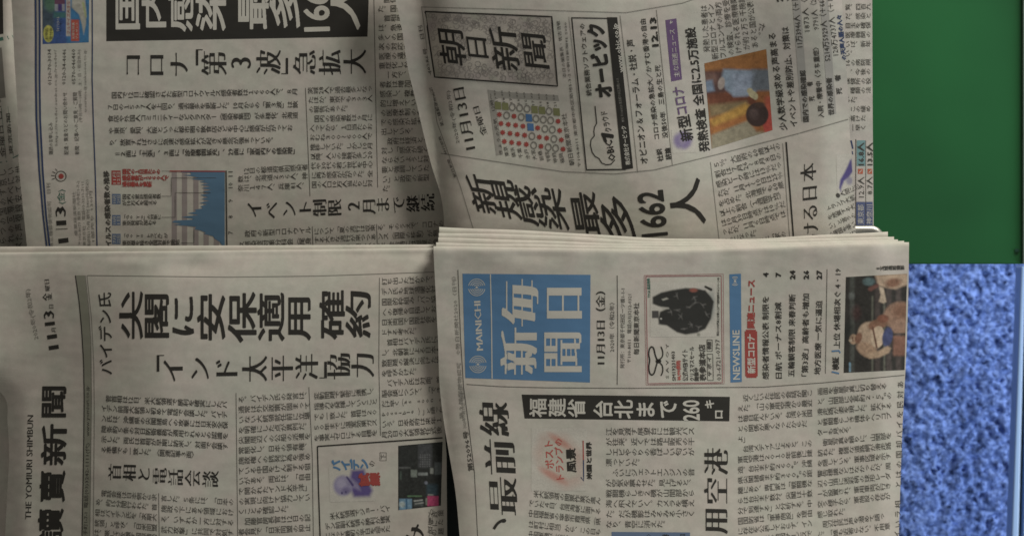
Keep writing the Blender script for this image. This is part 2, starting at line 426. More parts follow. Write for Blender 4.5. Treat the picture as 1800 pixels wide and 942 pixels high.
# ================================================================ the place: floor carpet, rack, green panel
def carpet():
    n = 420; xs = np.linspace(0.02, 1.0, n); ys = np.linspace(-0.75, 0.25, n)
    X, Y = np.meshgrid(xs, ys); rg = np.random.default_rng(3)
    Z = rg.normal(0, 0.0011, X.shape)
    Z = (Z + np.roll(Z, 1, 0) + np.roll(Z, 1, 1)) ; Z = Z * 0.9 - 0.55
    X = X + rg.normal(0, 0.0008, X.shape); Y = Y + rg.normal(0, 0.0008, X.shape)
    idx = np.arange(n * n).reshape(n, n)
    f = np.stack([idx[:-1, :-1], idx[:-1, 1:], idx[1:, 1:], idx[1:, :-1]], -1).reshape(-1, 4)
    m, nt, b = base_material("carpet_pile", (0.06, 0.12, 0.36), 1.0, 0.0)
    tc = node(nt, "ShaderNodeTexCoord")
    v = node(nt, "ShaderNodeTexVoronoi"); v.inputs["Scale"].default_value = 360; v.inputs["Randomness"].default_value = 1
    no = node(nt, "ShaderNodeTexNoise"); no.inputs["Scale"].default_value = 250; no.inputs["Detail"].default_value = 4
    nt.links.new(tc.outputs["Object"], v.inputs["Vector"]); nt.links.new(tc.outputs["Object"], no.inputs["Vector"])
    sx = node(nt, "ShaderNodeSeparateXYZ"); nt.links.new(v.outputs["Color"], sx.inputs[0])
    ad = node(nt, "ShaderNodeMath", operation='MULTIPLY_ADD'); ad.inputs[1].default_value = 0.55; nt.links.new(sx.outputs[0], ad.inputs[0]); nt.links.new(no.outputs[0], ad.inputs[2])
    r = node(nt, "ShaderNodeValToRGB")
    r.color_ramp.elements[0].position = 0.42; r.color_ramp.elements[1].position = 1.0
    r.color_ramp.elements[0].color = (0.062, 0.105, 0.28, 1); r.color_ramp.elements[1].color = (0.22, 0.34, 0.76, 1)
    e = r.color_ramp.elements.new(0.72); e.color = (0.105, 0.172, 0.43, 1)
    nt.links.new(ad.outputs[0], r.inputs[0]); nt.links.new(r.outputs[0], b.inputs["Base Color"])
    o = mesh_object("carpet", np.stack([X, Y, Z], -1).reshape(-1, 3), f, m)
    o["kind"] = "structure"
carpet()
def slab_object(name, corners, z, thick, mat, parent=None, bevel=0.0012):
    """a board from its four corners in photo pixels"""
    p = world([c[0] for c in corners], [c[1] for c in corners], z)
    q = p.copy(); q[:, 2] -= thick
    me = bpy.data.meshes.new(name); me.from_pydata([tuple(v) for v in np.concatenate([p, q])], [], [(3, 2, 1, 0), (4, 5, 6, 7)] + [(i, (i + 1) % 4, (i + 1) % 4 + 4, i + 4) for i in range(4)])
    me.update(); me.materials.append(mat); o = bpy.data.objects.new(name, me); COL.objects.link(o)
    if parent: o.parent = parent
    if bevel:
        bm = o.modifiers.new("bevel", 'BEVEL'); bm.width = bevel; bm.segments = 3
        import bmesh
        b = bmesh.new(); b.from_mesh(me); bmesh.ops.recalc_face_normals(b, faces=b.faces); b.to_mesh(me); b.free()
    return o
def tagged(o, label, cat): o["label"] = label; o["category"] = cat; return o
m_green, nt, b = base_material("green_plastic", (0.010, 0.1, 0.03), 0.42, 0.5)
tc = node(nt, "ShaderNodeTexCoord"); n_ = node(nt, "ShaderNodeTexNoise"); n_.inputs["Scale"].default_value = 9
r_ = node(nt, "ShaderNodeValToRGB"); r_.color_ramp.elements[0].color = (0.008, 0.086, 0.024, 1); r_.color_ramp.elements[1].color = (0.013, 0.122, 0.034, 1)
r_.color_ramp.elements[0].position = .35; r_.color_ramp.elements[1].position = .65
nt.links.new(tc.outputs["Object"], n_.inputs["Vector"]); nt.links.new(n_.outputs[0], r_.inputs[0]); nt.links.new(r_.outputs[0], b.inputs["Base Color"])
panel = bpy.data.objects.new("display_panel", None); COL.objects.link(panel); tagged(panel, "flat glossy green panel standing beside the newspapers above the blue carpet", "panel")
slab_object("board", [(1380, -260), (1798, -260), (1798, 464), (1380, 464)], -0.03, 0.012, m_green, panel, 0.0008)
m_trim, _, _ = base_material("grey_green_trim", (0.20, 0.27, 0.23), 0.5, 0.4)
slab_object("trim", [(1798.6, -260), (1812, -260), (1812, 464), (1798.6, 464)], -0.028, 0.014, m_trim, panel, 0.0004)
m_dk, _, _ = base_material("screw_paint", (0.012, 0.05, 0.03), 0.5, 0.3)
me = bpy.data.meshes.new("screw"); pts = [tuple(world(1788 + 4.2 * math.cos(a), 440 + 3 * math.sin(a), -0.0293)) for a in np.arange(16) * math.pi / 8]
low = [(p[0], p[1], p[2] - 0.0012) for p in pts]
me.from_pydata(pts + low, [], [tuple(range(15, -1, -1))] + [(i, (i + 1) % 16, (i + 1) % 16 + 16, i + 16) for i in range(16)]); me.materials.append(m_dk)
sc_ = bpy.data.objects.new("screw", me); COL.objects.link(sc_); sc_.parent = panel
m_strip, _, _ = base_material("pale_blue_aluminium", (0.30, 0.45, 0.72), 0.35, 0.6)
m_strip2, _, _ = base_material("dark_rubber", (0.05, 0.075, 0.085), 0.6, 0.3)
strip = bpy.data.objects.new("edge_strip", None); COL.objects.link(strip); tagged(strip, "narrow pale blue metal strip running along the right end of the blue carpet", "metal strip")
slab_object("rail", [(1796, 468), (1803, 468), (1788, 1050), (1775, 1050)], -0.46, 0.02, m_strip, strip)
slab_object("groove", [(1803.2, 468), (1811, 468), (1796, 1050), (1788.2, 1050)], -0.468, 0.02, m_strip2, strip)
slab_object("outer_rail", [(1811.2, 468), (1840, 468), (1830, 1050), (1796.2, 1050)], -0.46, 0.02, m_strip, strip)
# rack behind the papers
m_rack, _, _ = base_material("rack_dark_metal", (0.020, 0.026, 0.022), 0.6, 0.3)
m_wire, nt, b = base_material("chromed_wire", (0.40, 0.39, 0.35), 0.42, 0.5); b.inputs["Metallic"].default_value = 0.85
rack = bpy.data.objects.new("newspaper_rack", None); COL.objects.link(rack); tagged(rack, "dark newspaper rack under the papers with a bright rounded wire end", "rack")
slab_object("back_plate", [(-420, -420), (1360, -420), (1360, 1330), (-420, 1330)], -0.047, 0.006, m_rack, rack)
slab_object("shelf", [(-420, 560), (1500, 560), (1500, 1330), (-420, 1330)], 0.014, 0.014, m_rack, rack)
def tube(name, pts, rad, mat, parent, seg=14):
    P_ = np.array(pts, float); T = np.gradient(P_, axis=0); T /= np.linalg.norm(T, axis=1, keepdims=True)
    vs = []; up = np.array([0.1, 0.2, 1.0])
    for p, t in zip(P_, T):
        a = np.cross(t, up); a /= np.linalg.norm(a); b2 = np.cross(t, a)
        for k in range(seg): an = 2 * math.pi * k / seg; vs.append(p + rad * (math.cos(an) * a + math.sin(an) * b2))
    f = [(i * seg + k, i * seg + (k + 1) % seg, (i + 1) * seg + (k + 1) % seg, (i + 1) * seg + k) for i in range(len(P_) - 1) for k in range(seg)]
    return mesh_object(name, vs, f, mat, parent, smooth=True)
wp = [world(x, 405, 0.0095) for x in np.linspace(1489, 1530, 8)]
wp += [world(1530 + 16 * math.sin(a), 405 + 16 * (1 - math.cos(a)), 0.0095) for a in np.linspace(0.15, 1.5, 12)]
wp += [world(1546.5, y, 0.0095 - (y - 421) * 0.0001) for y in np.linspace(424, 520, 8)]
tube("wire_rail", wp, 0.0029, m_wire, rack)

# ================================================================ NEWSPAPER at the far left edge (only its right side shows)
def zE(x, y): return -0.026 - 0.010 * sm(x, 8, 50) + 0.0 * y
E_ = Paper("newspaper with green printing, cut off by the photo's left edge, lowest and in shadow", Edge([(-100, -420), (700, -420)]), Edge([(-100, 28), (0, 36), (200, 50), (440, 60), (700, 64)]), plain(-100), plain(700), zE, 0.006)
E_.begin("printed_band", "green", 1)
E_.fill((-40, 74), (22, 62), (24, 68), (-40, 80)); E_.line([(-40, 292), (12, 284), (34, 272)], 1.6); E_.fill((2, 190), (14, 187), (24, 276), (10, 278))
E_.begin("printed_picture", "black", 1); E_.fill((-60, -60), (4, -60), (6, 60), (-60, 68))
E_.begin("roll_picture", "grey", 1); E_.fill((-30, 88), (3, 84), (10, 172), (-30, 178))
E_.begin("article_text", "text", 2)
E_.H("金曜日 日刊", 6, 276, -4, 176, 11); E_.H("東京新聞", 20, 272, 14, 200, 8)
for i, l in enumerate(["の新しい世", "た東京に対", "会はすべて", "年末の不安", "月の国際線", "からの回復", "ひとつの声", "よせられた", "ている。次"]):
    E_.V(l, -30, 312 + 17 * i, 40, 296 + 17 * i, 14, n=5)
E_.flush()

# ================================================================ upper left newspaper
def zA(x, y):
    return 0.004 - 0.0045 * sm(x, 640, 800) - 0.004 * sm(-x, -60, 40) + gauss(x, y, 330, 120, 400, 300, 0.001) + 0.0006 * np.sin(x / 90 + y / 160)
A_ = Paper("newspaper with a white on black headline and a blue bar chart, upper left", Edge(smooth_pts([(-60, 14), (0, 20), (100, 25), (200, 31), (300, 34), (380, 42), (440, 48), (640, 60)])), Edge([(-60, 860), (640, 860)]), plain(-60), plain(640), zA, 0.006)
A_.begin("headline_panel", "black", 1)
A_.fill((187, -58), (650, -58), (646, 65), (187, 73))
A_.begin("headline", "white", 2)
for ch, x0, x1, yb_ in [("国", 202, 245, 57), ("内", 250, 291, 55), ("感", 297, 339, 57), ("染", 345, 396, 55), ("最", 418, 471, 53), ("多", 475, 526, 54), ("人", 582, 632, 54)]:
    A_.glyph(ch, (x0 + x1) / 2, yb_ - 49, (x1 - x0) * 1.10, 104, (1, -0.01), (0.0, -1), weight=bold(0.012, 0.020), res=4)
A_.H("1660", 555, 56, 552, -46, 62, weight=bold(0.022, 0.022), res=4)
A_.begin("second_headline", "black", 2)
for ch, x0, x1, yc in [("コ", 216, 250, 115), ("ロ", 258, 291, 115), ("ナ", 296, 333, 114), ("「", 325, 356, 108), ("第", 353, 400, 112), ("3", 402, 446, 111), ("波", 449, 495, 110), ("」", 495, 526, 110), ("急", 514, 557, 110), ("拡", 559, 601, 110), ("大", 602, 645, 109)]:
    A_.glyph(ch, (x0 + x1) / 2, yc, (x1 - x0) * 1.04, 46, weight=roman(0.028), res=4)
A_.begin("article_text", "text", 2)
lead = ["国内で[12]日に確認された新型コロナウイルス感染者数は１６６０人で、８月", "７日の１５９７人を上回り、過去最多を更新した。[10]月からの「第３波」は飲", "食店や外国人コミュニティーなどクラスター（感染者集団）が多様化、北海道",
        "や東京、愛知、大阪といった都市圏の飲食店などを中心に感染が広がってお", "り、放置すればさらに急速な感染拡大が起きる懸念が強まっている。"]
for l, a in zip(lead, [(196, 168, 523, 161), (189, 189, 524, 184), (190, 209, 524, 203), (191, 230, 524, 225), (192, 251, 524, 246)]):
    A_.V(l, *a, 13, n=35 if l[0] != "国" else 34, weight=bold(0.012, 0))
A_.V("＝２面に「主張」、３面に「診療機関拡充」、[29]面に「家庭内での感染増」", 202, 271, 524, 265, 13, weight=bold(0.03, 0.0))
A_.begin("article_text", "text", 2)
A_.V("[12]日の都道府県別感染者", 428, 301, 541, 294, 13); A_.V("数は、北海道２３６人、神", 418, 315, 541, 309, 13); A_.V("奈川１４７人、兵庫[81]人、", 418, 331, 541, 326, 13)
block(A_, ["茨城[28]人で過去最多となっ", "たほか、東京でも３９３人", "の報告があった。", "　国内の感染者数は９月に", "入ってから、１日当たりお", "おむね３００～６００人で", "推移していた。しかし[10]月", "以降、人との接触が多い[20]", "代や[30]代の若い世代を中心", "に再び感染が広がった。全", "国の人口[10]万人当たりに対"], 541, 160, 655, 157, 16.5, 16.5, 13.5, dx0=0.7)
block(A_, ["　関係の", "た。国内のコロナに", "　首相周辺は感染", "は、急速な拡大に", "多くの国民の生命", "次の対応を迫られ", "医療の逼迫などで", "重症化しかねない", "　一方で、専門家", "者数は増加傾向で", "感染し、複数の地", "的に増えていると", "の医療体制のため", "での感染が拡大し", "出している。", "　政府は経済との", "対し「感染が続く", "ならないように対", "要と強調していた", "い」と政府の新型", "た。"], 663, 0, 775, -4, 16.6, 16.6, 13.5, n=10, dx0=0.45)
A_.V("政府の新型コロナウイル", 430, 411, 547, 404, 13); A_.V("ス感染症対策分科会（尾身", 420, 430, 547, 423, 13); A_.V("茂会長）は[12]日、大規模な", 422, 447, 548, 440, 13)
A_.V("について「夏の流行は収束", 552, 407, 660, 400, 13); A_.V("する大きな流行が来つつあ", 553, 422, 661, 416, 13); A_.V("る。寒さの季節を迎え人の", 553, 438, 662, 432, 13)
A_.V("る。そのうえで、コロナの", 664, 400, 780, 393, 13); A_.V("ンス（国際の移動）が無い", 664, 416, 780, 409, 13); A_.V("に、会合時には部屋の換気", 664, 432, 780, 425, 13)
A_.begin("column_rules", "text", 2)
A_.line([(537, 155), (545, 345)], .9); A_.line([(657, -20), (661, 200), (664, 330)], .9); A_.line([(549, 398), (551, 450)], .9); A_.line([(662, 394), (664, 450)], .9)
A_.begin("third_headline", "black", 2)
for ch, x0, x1, yc in [("イ", 433, 462, 368), ("ベ", 465, 491, 370), ("ン", 494, 522, 368), ("ト", 524, 549, 366), ("制", 549, 575, 365), ("限", 575, 601, 365), ("2", 609, 635, 362), ("月", 636, 661, 362), ("ま", 660, 686, 360), ("で", 688, 713, 360), ("継", 713, 739, 358), ("続", 739, 765, 356)]:
    A_.glyph(ch, (x0 + x1) / 2, yc, (x1 - x0) * 1.05, 31, (1, -0.05), (-0.02, -1), weight=roman(0.030), res=3)
A_.begin("margin_rules", "navy", 2)
A_.line([(62, -40), (63, 60), (63, 140), (64, 210), (69, 300), (76, 380), (84, 450)], 3.0); A_.line([(69, -40), (70, 60), (69.5, 140), (70.5, 210), (75, 300), (81, 380), (89, 450)], 3.4)
A_.line([(162, -40), (162.5, 80), (162, 140), (164, 210), (168, 320), (171, 450)], 2.0)
A_.begin("margin_line", "pale", 2); A_.line([(65.6, -40), (66.4, 60), (66.3, 140), (67.4, 210), (72, 300), (78.5, 380), (86.5, 450)], 3.0)
def paint_ad(c):
    c.all((42, 66, 116)); c.rect(70, -60, 97, 60, (52, 66, 78), 12); c.ell(90, 5, 12, 16, (62, 92, 74), soft=.6); c.rect(118, -60, 160, 80, (40, 92, 134), 8)
    c.poly([(127, -45), (145, -45), (152, 22), (151, 44), (147, 62), (144, 44), (139, 26), (126, 14)], (136, 134, 122)); c.seg(146, 6, 151, 30, 2, 1.5, (128, 136, 90), 2)
    c.rect(96, -60, 114, 8, (84, 50, 70)); c.rect(96, 8, 114, 20, (110, 112, 118)); c.rect(102, 8, 109, 20, (56, 44, 96)); c.rect(94, 22, 116, 32, (48, 88, 88), 3)
    c.rect(116, -60, 124, 64, (140, 134, 126)); c.rect(125, 35, 139, 73, (150, 62, 48)); c.ell(85, 60, 9, 15, (150, 148, 60), soft=.1)
    c.noise(.10, 5, 4)
A_.picture("colour_advertisement", (74.5, -45), (157, -45), (156, 75), (75, 78), paint_ad)
A_.begin("advertisement_text", "text", 2); A_.H("お申込", 82, 70, 82, 50, 6); A_.H("受付中", 90, 70, 90, 50, 6); A_.ink("red"); A_.H("フルサイズ大きなサイズ", 120.5, 60, 120.5, -20, 6)
A_.ink("white"); A_.H("お得な特典", 129, 69, 129, 40, 5); A_.H("プレゼント", 135, 69, 135, 40, 5); A_.H("ライフスタイル", 102, 56, 102, 30, 6); A_.begin("advertisement_text", "navy", 2); A_.H("新しい暮らし", 106, 56, 106, 33, 6)
A_.begin("contact_text", "text", 2)
A_.H("0120-70-3034", 87.5, 150, 86.5, 87, 8.5); A_.H("0120-34-4646", 112, 149, 113, 87, 8.5); A_.H("0570-046460", 129.5, 149, 129, 87, 8.5)
A_.H("購読のお申し込み", 90, 272, 89, 216, 8.5); A_.H("配達・集金などのお問い合わせ", 117, 272, 114, 163, 8.5); A_.H("新聞・記事へのご意見・ご質問", 136, 272, 132, 163, 8.5)
A_.begin("contact_text", "grey", 2)
A_.H("https://reader.sankei.co.jp/reader/", 99, 256, 97, 88, 6.5); A_.H("(平日10時～18時、土・日・祝日休み)", 142, 215, 139, 88, 6.5); A_.H("u-service@sankei-net.co.jp", 150, 197, 149, 88, 6.5)
A_.H("第三種郵便物認可　日刊", 91, 436, 85, 322, 7.5)
for x, s, a, b_ in [(131, "産業経済新聞社", 414, 337), (138, "〒100-8077 東京・大手町1-7-2", 430, 318), (146, "東京本社・電話03-3231-7111", 432, 320), (154, "購読料1カ月 朝刊 3400円(税込)", 436, 316), (161, "1部売り 130円", 424, 336)]:
    A_.H(s, x + 3, a, x - 1, b_, 6.2)
A_.begin("eye_emblem", "text", 2); A_.disc(107, 310, 10, 9.5, inner=.86)
for a in (-20, 5, 30, 55): t = math.radians(180 - a); A_.line([(107 + 11 * math.cos(t), 310 - 11 * math.sin(t)), (107 + 17 * math.cos(t), 310 - 16 * math.sin(t))], 1.2)
A_.begin("eye_emblem_pupil", "red", 2); A_.disc(107.5, 310, 4.6)
A_.begin("date_line", "black", 2); A_.H("13", 107, 396, 105, 363, 27, weight=roman(0.05)); A_.H("1", 111, 427, 110, 419, 27, weight=roman(0.05)); A_.line([(98, 403), (119, 402)], 1)
A_.begin("date_line", "green", 2); A_.H("(金)", 108, 359, 107, 333, 14)
# chart of cases
A_.begin("chart_title", "text", 2); A_.H("イルスの感染者数の推移", 191, 433, 187, 300, 11, weight=bold(.035))
A_.begin("chart_stripes", "stripe", 1)
for x in (302, 320, 340, 358, 376): A_.fill((x, 300), (x + 9, 300), (x + 9, 448), (x, 448))
prof = [(300, 318), (303, 318), (304, 335), (307, 336), (308, 322), (310, 338), (313, 350), (315, 336), (318, 362), (320, 350), (323, 368), (325, 352), (328, 370), (331, 354), (334, 372), (337, 356), (340, 368), (343, 352), (347, 366), (350, 354), (353, 368), (357, 350), (359, 364), (363, 352), (366, 357), (369, 342), (372, 345), (375, 330), (378, 350), (380, 330), (382, 318), (384, 338), (386, 340), (388, 306), (391, 302), (393, 320), (395, 305), (397, 328), (399, 345), (403, 342), (405, 352), (409, 362), (411, 358), (415, 374), (420, 378), (425, 386), (432, 391), (448, 393)]
A_.begin("chart_area", "chart", 2)
for (ya, xa), (yb2, xb) in zip(prof[:-1], prof[1:]): A_.fill((xa, ya), (395, ya), (395, yb2), (xb, yb2))
A_.begin("chart_lines", "text", 3)
A_.line([(397.5, 300), (399, 448)], 2.2); A_.line([(284, 345), (301, 345), (301, 313), (380, 313)], .7); A_.line([(284, 382), (308, 382), (308, 339), (370, 339)], .7); A_.line([(318, 427), (341, 427), (341, 404)], .7); A_.line([(284, 301), (298, 301)], .6)
A_.begin("chart_peak", "red", 3); A_.line([(298, 301), (396, 301.5)], 2.0)
A_.begin("chart_text", "text", 2)
for s, y in [("11", 306), ("10", 326), ("9", 353), ("8", 381), ("7", 409), ("6", 436)]: A_.H(s, 405, y + (4.5 if len(s) > 1 else 2.5), 405, y - (4.5 if len(s) > 1 else 2.5), 11)
for s, x1, y in [("国内の累計感染者数", 283, 346), ("が[10]万人を超える", 276, 357), ("「Ｇｏ　Ｔｏ」の対象に", 283, 382), ("東京発着が加わる", 275, 392), ("「Ｇｏ　Ｔｏ　トラベル」が", 295, 415), ("東京都を除き全国対象で開始", 316, 427)]: A_.V(s, 215, y, x1, y - 1, 10, weight=bold(.02, 0))
A_.begin("chart_text", "red", 2)
for s, x1, y in [("国内の１日当たりの", 282, 302), ("感染者数が１６６０人で", 297, 313), ("過去最多を更新", 267, 324)]: A_.V(s, 215, y, x1, y, 10.5, weight=bold(.04))
A_.begin("chart_tab", "red", 1); A_.fill((196, 300), (212, 300), (213, 325), (196, 325)); A_.begin("chart_tab", "boxblue", 1)
for y in (341, 378, 411): A_.fill((197, y), (212, y), (212, y + 18), (197, y + 18))
A_.begin("chart_tab_text", "white", 2); A_.H("11月", 201, 323, 201, 303, 7); A_.H("12日", 208, 323, 208, 303, 7)
for y, a, b_ in ((341, "10月", "29日"), (378, "10月", "1日"), (411, "7月", "22日")): A_.H(a, 201, y + 16, 201, y + 3, 6.5); A_.H(b_, 208, y + 16, 208, y + 3, 6.5)
A_.flush()

# ================================================================ lower sheet of the upper right paper, then the paper itself
def zB2(x, y): return 0.004 + 0.0 * x
B2 = Paper("newspaper mostly hidden, a strip with teal and orange table cells by the green panel", Edge([(-60, 1180), (640, 1180)]), Edge([(-60, 1533), (200, 1534), (420, 1536), (640, 1536)]), plain(-60), plain(640), zB2, 0.006, mat=M_PAPER_GREY)
B2.begin("article_text", "text", 2)
for i, l in enumerate(["覧、四百九", "だ、感染と", "目玉を確保", "医療機関の", "いば、新年", "い。", "[16]の病院規", "　、今後の", "保健所の役", "。種類の法", "いた。", "、この緩め", "の高けた", "、一早く"]):
    B2.V(l, 1486, 13 + 16.3 * i, 1531, 12 + 16.3 * i, 12.5, n=5)
B2.begin("table_cell", "teal", 1); B2.fill((1506, 247), (1521, 247), (1521, 292), (1506, 292)); B2.begin("table_cell", "orange", 1); B2.fill((1508, 297), (1517, 297), (1517, 306), (1508, 306)); B2.fill((1525, 297), (1533, 297), (1533, 306), (1525, 306))
B2.begin("table_cell", "steel", 1); B2.fill((1505, 355), (1534, 355), (1534, 398), (1505, 398))
B2.begin("table_text", "text", 2); B2.H("16.8人", 1513.5, 291, 1513.5, 251, 13, weight=bold(.03)); B2.H("12.9人", 1514, 347, 1514, 311, 13); B2.H("13.5人", 1529, 291, 1529, 251, 12, weight=bold(.03)); B2.H("8.7人", 1529, 342, 1529, 311, 12)
B2.line([(1504.5, 245), (1504.5, 400)], 1.2); B2.line([(1522, 247), (1522, 398)], .8)
B2.begin("table_text", "white", 2); B2.H("東京都", 1513, 394, 1513, 360, 12); B2.H("神奈川", 1528, 394, 1528, 360, 11); B2.line([(1510, 304), (1515, 299)], 1.2); B2.line([(1527, 304), (1532, 299)], 1.2)
B2.flush()

def zB(x, y):
    c = 745 + y * 0.09
    return 0.019 - 0.007 * np.exp(-np.maximum(x - c, 0) / 26.0) - 0.002 * sm(x, 1440, 1510) + 0.0095 * sm(-y, -230, 20) + 0.003 * sm(x, 1250, 1450) + gauss(x, y, 1120, 250, 190, 260, 0.0055) + 0.0007 * np.sin(x / 70 - y / 120) - gauss(x, y, 1290, 330, 80, 190, 0.0016)
B_ = Paper("newspaper with a framed blossom-patterned title and red weather symbols, upper middle", Edge(smooth_pts([(-40, 686), (0, 695), (60, 708), (110, 715), (190, 734), (250, 748), (300, 761), (340, 774), (380, 780), (420, 781), (640, 784)])), Edge([(-40, 1479), (0, 1480), (75, 1484), (150, 1490), (220, 1493), (330, 1500), (420, 1505), (640, 1510)]), plain(-40), plain(640), zB, 0.009)
def q(u, v, tl=(747, 21), tr=(970, 30), br=(980, 152), bl=(764, 136)):
    return tuple((np.array(tl) * (1 - u) + np.array(tr) * u) * (1 - v) + (np.array(bl) * (1 - u) + np.array(br) * u) * v)
def paint_bl(c):
    c.all((140, 132, 122)); rg = np.random.default_rng(5)
    for _ in range(46):
        x, y = q(rg.random(), rg.random()); g = rg.random()
        c.ell(x, y, 6 + 8 * rg.random(), 5 + 6 * rg.random(), [(128, 128, 112), (146, 136, 126), (134, 122, 118)][int(g * 3)], rot=rg.random() * 90, soft=.7, a=.6)
    for u in (.13, .38, .62, .87): x, y = q(u, .5); c.ell(x, y, 27, 42, (158, 150, 136), rot=8, soft=.5, a=.9)
B_.picture("title_ground", q(0, 0), q(1, 0), q(1, 1), q(0, 1), paint_bl, px=2.0)
B_.begin("blossom_pattern", "pattern", 2)
rg = np.random.default_rng(11)
for _ in range(520):
    u, v = rg.random(), rg.random()
    if min(abs(u - a) for a in (.13, .38, .62, .87)) < .085 and abs(v - .5) < .27: continue
    x, y = q(.03 + .94 * u, .04 + .92 * v); R = 2.6 + 3.0 * rg.random(); a0 = rg.random() * 360
    B_.disc(x, y, R, inner=.80, a0=a0, a1=a0 + 200 + 160 * rg.random(), n=10)
B_.begin("title_frame", "black", 3); B_.line([q(0, 0), q(1, 0), q(1, 1), q(0, 1)], 2.6, True)
B_.begin("title", "black", 3)
for ch, x, y, al, cr in [("朝", 794, 82, 50, 70), ("日", 838, 84, 42, 52), ("新", 887, 86, 52, 82), ("聞", 940, 90, 48, 70)]:
    B_.glyph(ch, x, y, al, cr, (1, 0.10), (-0.14, -1), weight=heavy(0.009), res=4)
B_.begin("margin_rules", "grey", 2)
B_.line([(741, 12), (755, 120), (768, 215), (788, 270), (810, 330), (832, 402)], 1); B_.line([(741, 13), (900, 17), (1100, 23), (1200, 6), (1240, -8)], 1)
B_.line([(775, 270), (850, 281), (990, 302), (1080, 306), (1150, 299), (1260, 272), (1400, 236), (1491, 210)], 1.2); B_.line([(1000, 30), (1030, 302)], .8)
B_.begin("date_line", "black", 2); B_.H("11月13日", 827, 263, 805, 155, 24, weight=roman(.022), res=3); B_.H("金曜日", 852, 238, 836, 188, 13, weight=roman(.02))
B_.begin("date_line", "text", 2); B_.H("2020年(令和2年)", 805, 252, 787, 160, 8); B_.H("48286号　日刊", 756, 131, 738, 46, 8.5); B_.H("第三種郵便物認可", 778, 222, 757, 154, 7)
B_.H("朝日新聞　発行部数", 800, 312, 772, 240, 5.5)
# weather table
def wq(i, j): return (875 + 13.0 * i + 2.9 * j - 0.1 * i, 186 + 1.4 * i + 16.4 * j - 0.65 * j * (1 - i / 9))
tab = ["ooc cc".replace(" ", "c")]
rows = ["OOcccOOcO", "rcrcbcccr", "rrrrbrccr", "rrrrcrrcr", "rrrrcrccr"]
for colr, key in (("olive", "O"), ("red", "r"), ("midblue", "b")):
    B_.begin("weather_symbols", colr, 2)
    for j, row in enumerate(rows):
        for i, k in enumerate(row):
            x, y = wq(i, j)
            if k != key: continue
            if key == "r": B_.star(x, y, 5.6, 3.2)
            else: B_.fill((x - 5.6, y - 7), (x + 5.4, y - 6), (x + 6.4, y + 7), (x - 4.8, y + 6.2))
B_.begin("weather_symbols", "grey", 2)
for j, row in enumerate(rows):
    for i, k in enumerate(row):
        if k == "c": x, y = wq(i, j); B_.disc(x, y, 6.1, 7.0, inner=.68, n=12)
B_.begin("weather_band", "pale", 1); B_.fill((857, 158), (868, 160), (884, 272), (872, 274)); B_.fill((868, 161), (981, 168), (983, 178), (870, 172))
B_.begin("weather_text", "text", 2)
B_.H("きょうの天気　12時～", 881, 272, 862, 165, 7)
for i, (c_, t_) in enumerate([("東京", "17"), ("横浜", "18"), ("千葉", "17"), ("水戸", "16"), ("大宮", "16"), ("前橋", "17"), ("宇都宮", "16"), ("甲府", "18"), ("福岡", "21")]):
    B_.H(c_, 892 + 12.2 * i, 275 + 1.5 * i, 888 + 12.2 * i, 258 + 1.5 * i, 8); B_.H(t_, 873 + 12.9 * i, 179 + 1.2 * i, 872 + 12.9 * i, 171 + 1.2 * i, 6); B_.H("18 24", 870 + 13 * i, 168 + 1.0 * i, 869 + 13 * i, 159 + 1.0 * i, 4.5)
B_.H("朝日新聞東京本社", 1006, 291, 991, 200, 10); B_.H("〒104-8011 東京都中央区築地5-3-2", 1019, 293, 1000, 130, 6.5); B_.H("本日の編集長・佐古浩敏", 993, 137, 981, 37, 7); B_.H("©朝日新聞社 2020", 1000, 128, 994, 40, 5)
# software advertisement
B_.begin("advertisement_frame", "black", 2); B_.line([(1005, 32), (1067, 33)], 2); B_.line([(1005, 31), (1018, 165), (1031, 299)], 2); B_.line([(1031, 299), (1100, 298)], 2.4)
B_.fill((1067, 31), (1085, 31), (1113, 296), (1094, 299))
B_.begin("advertisement_name", "black", 2)
B_.H("オービック", 1063, 172, 1046, 42, 32, weight=heavy(.055), res=3); B_.H("7", 1071, 248, 1064, 231, 24, weight=bold(.07)); B_.H("OBiC", 1076, 283, 1069, 247, 17, weight=bold(.025))
B_.line([(1046, 187), (1049, 217), (1045, 224), (1044, 232), (1045, 239)], 1.8)
B_.line([(1045, 239), (1039, 246), (1038, 256), (1041, 268), (1046, 275), (1053, 279), (1058, 287), (1066, 290), (1074, 289), (1081, 281)], 1.8)
B_.begin("advertisement_text", "text", 2); B_.H("統合業務ソフトウェアの", 1036, 169, 1023, 42, 10.5, weight=bold(.02)); B_.H("クラウド", 1070, 232, 1061, 196, 13, weight=bold(.02))
B_.begin("advertisement_text", "white", 3); B_.H("www.obic.co.jp", 1092, 128, 1080, 42, 12, weight=bold(.02)); B_.H("株式会社オービック", 1104, 290, 1096, 222, 9.5, weight=bold(.02))
B_.begin("advertisement_text", "grey", 3); B_.H("本社 〒104-8328 東京都中央区京橋2-4-15", 1095, 215, 1085, 138, 6)
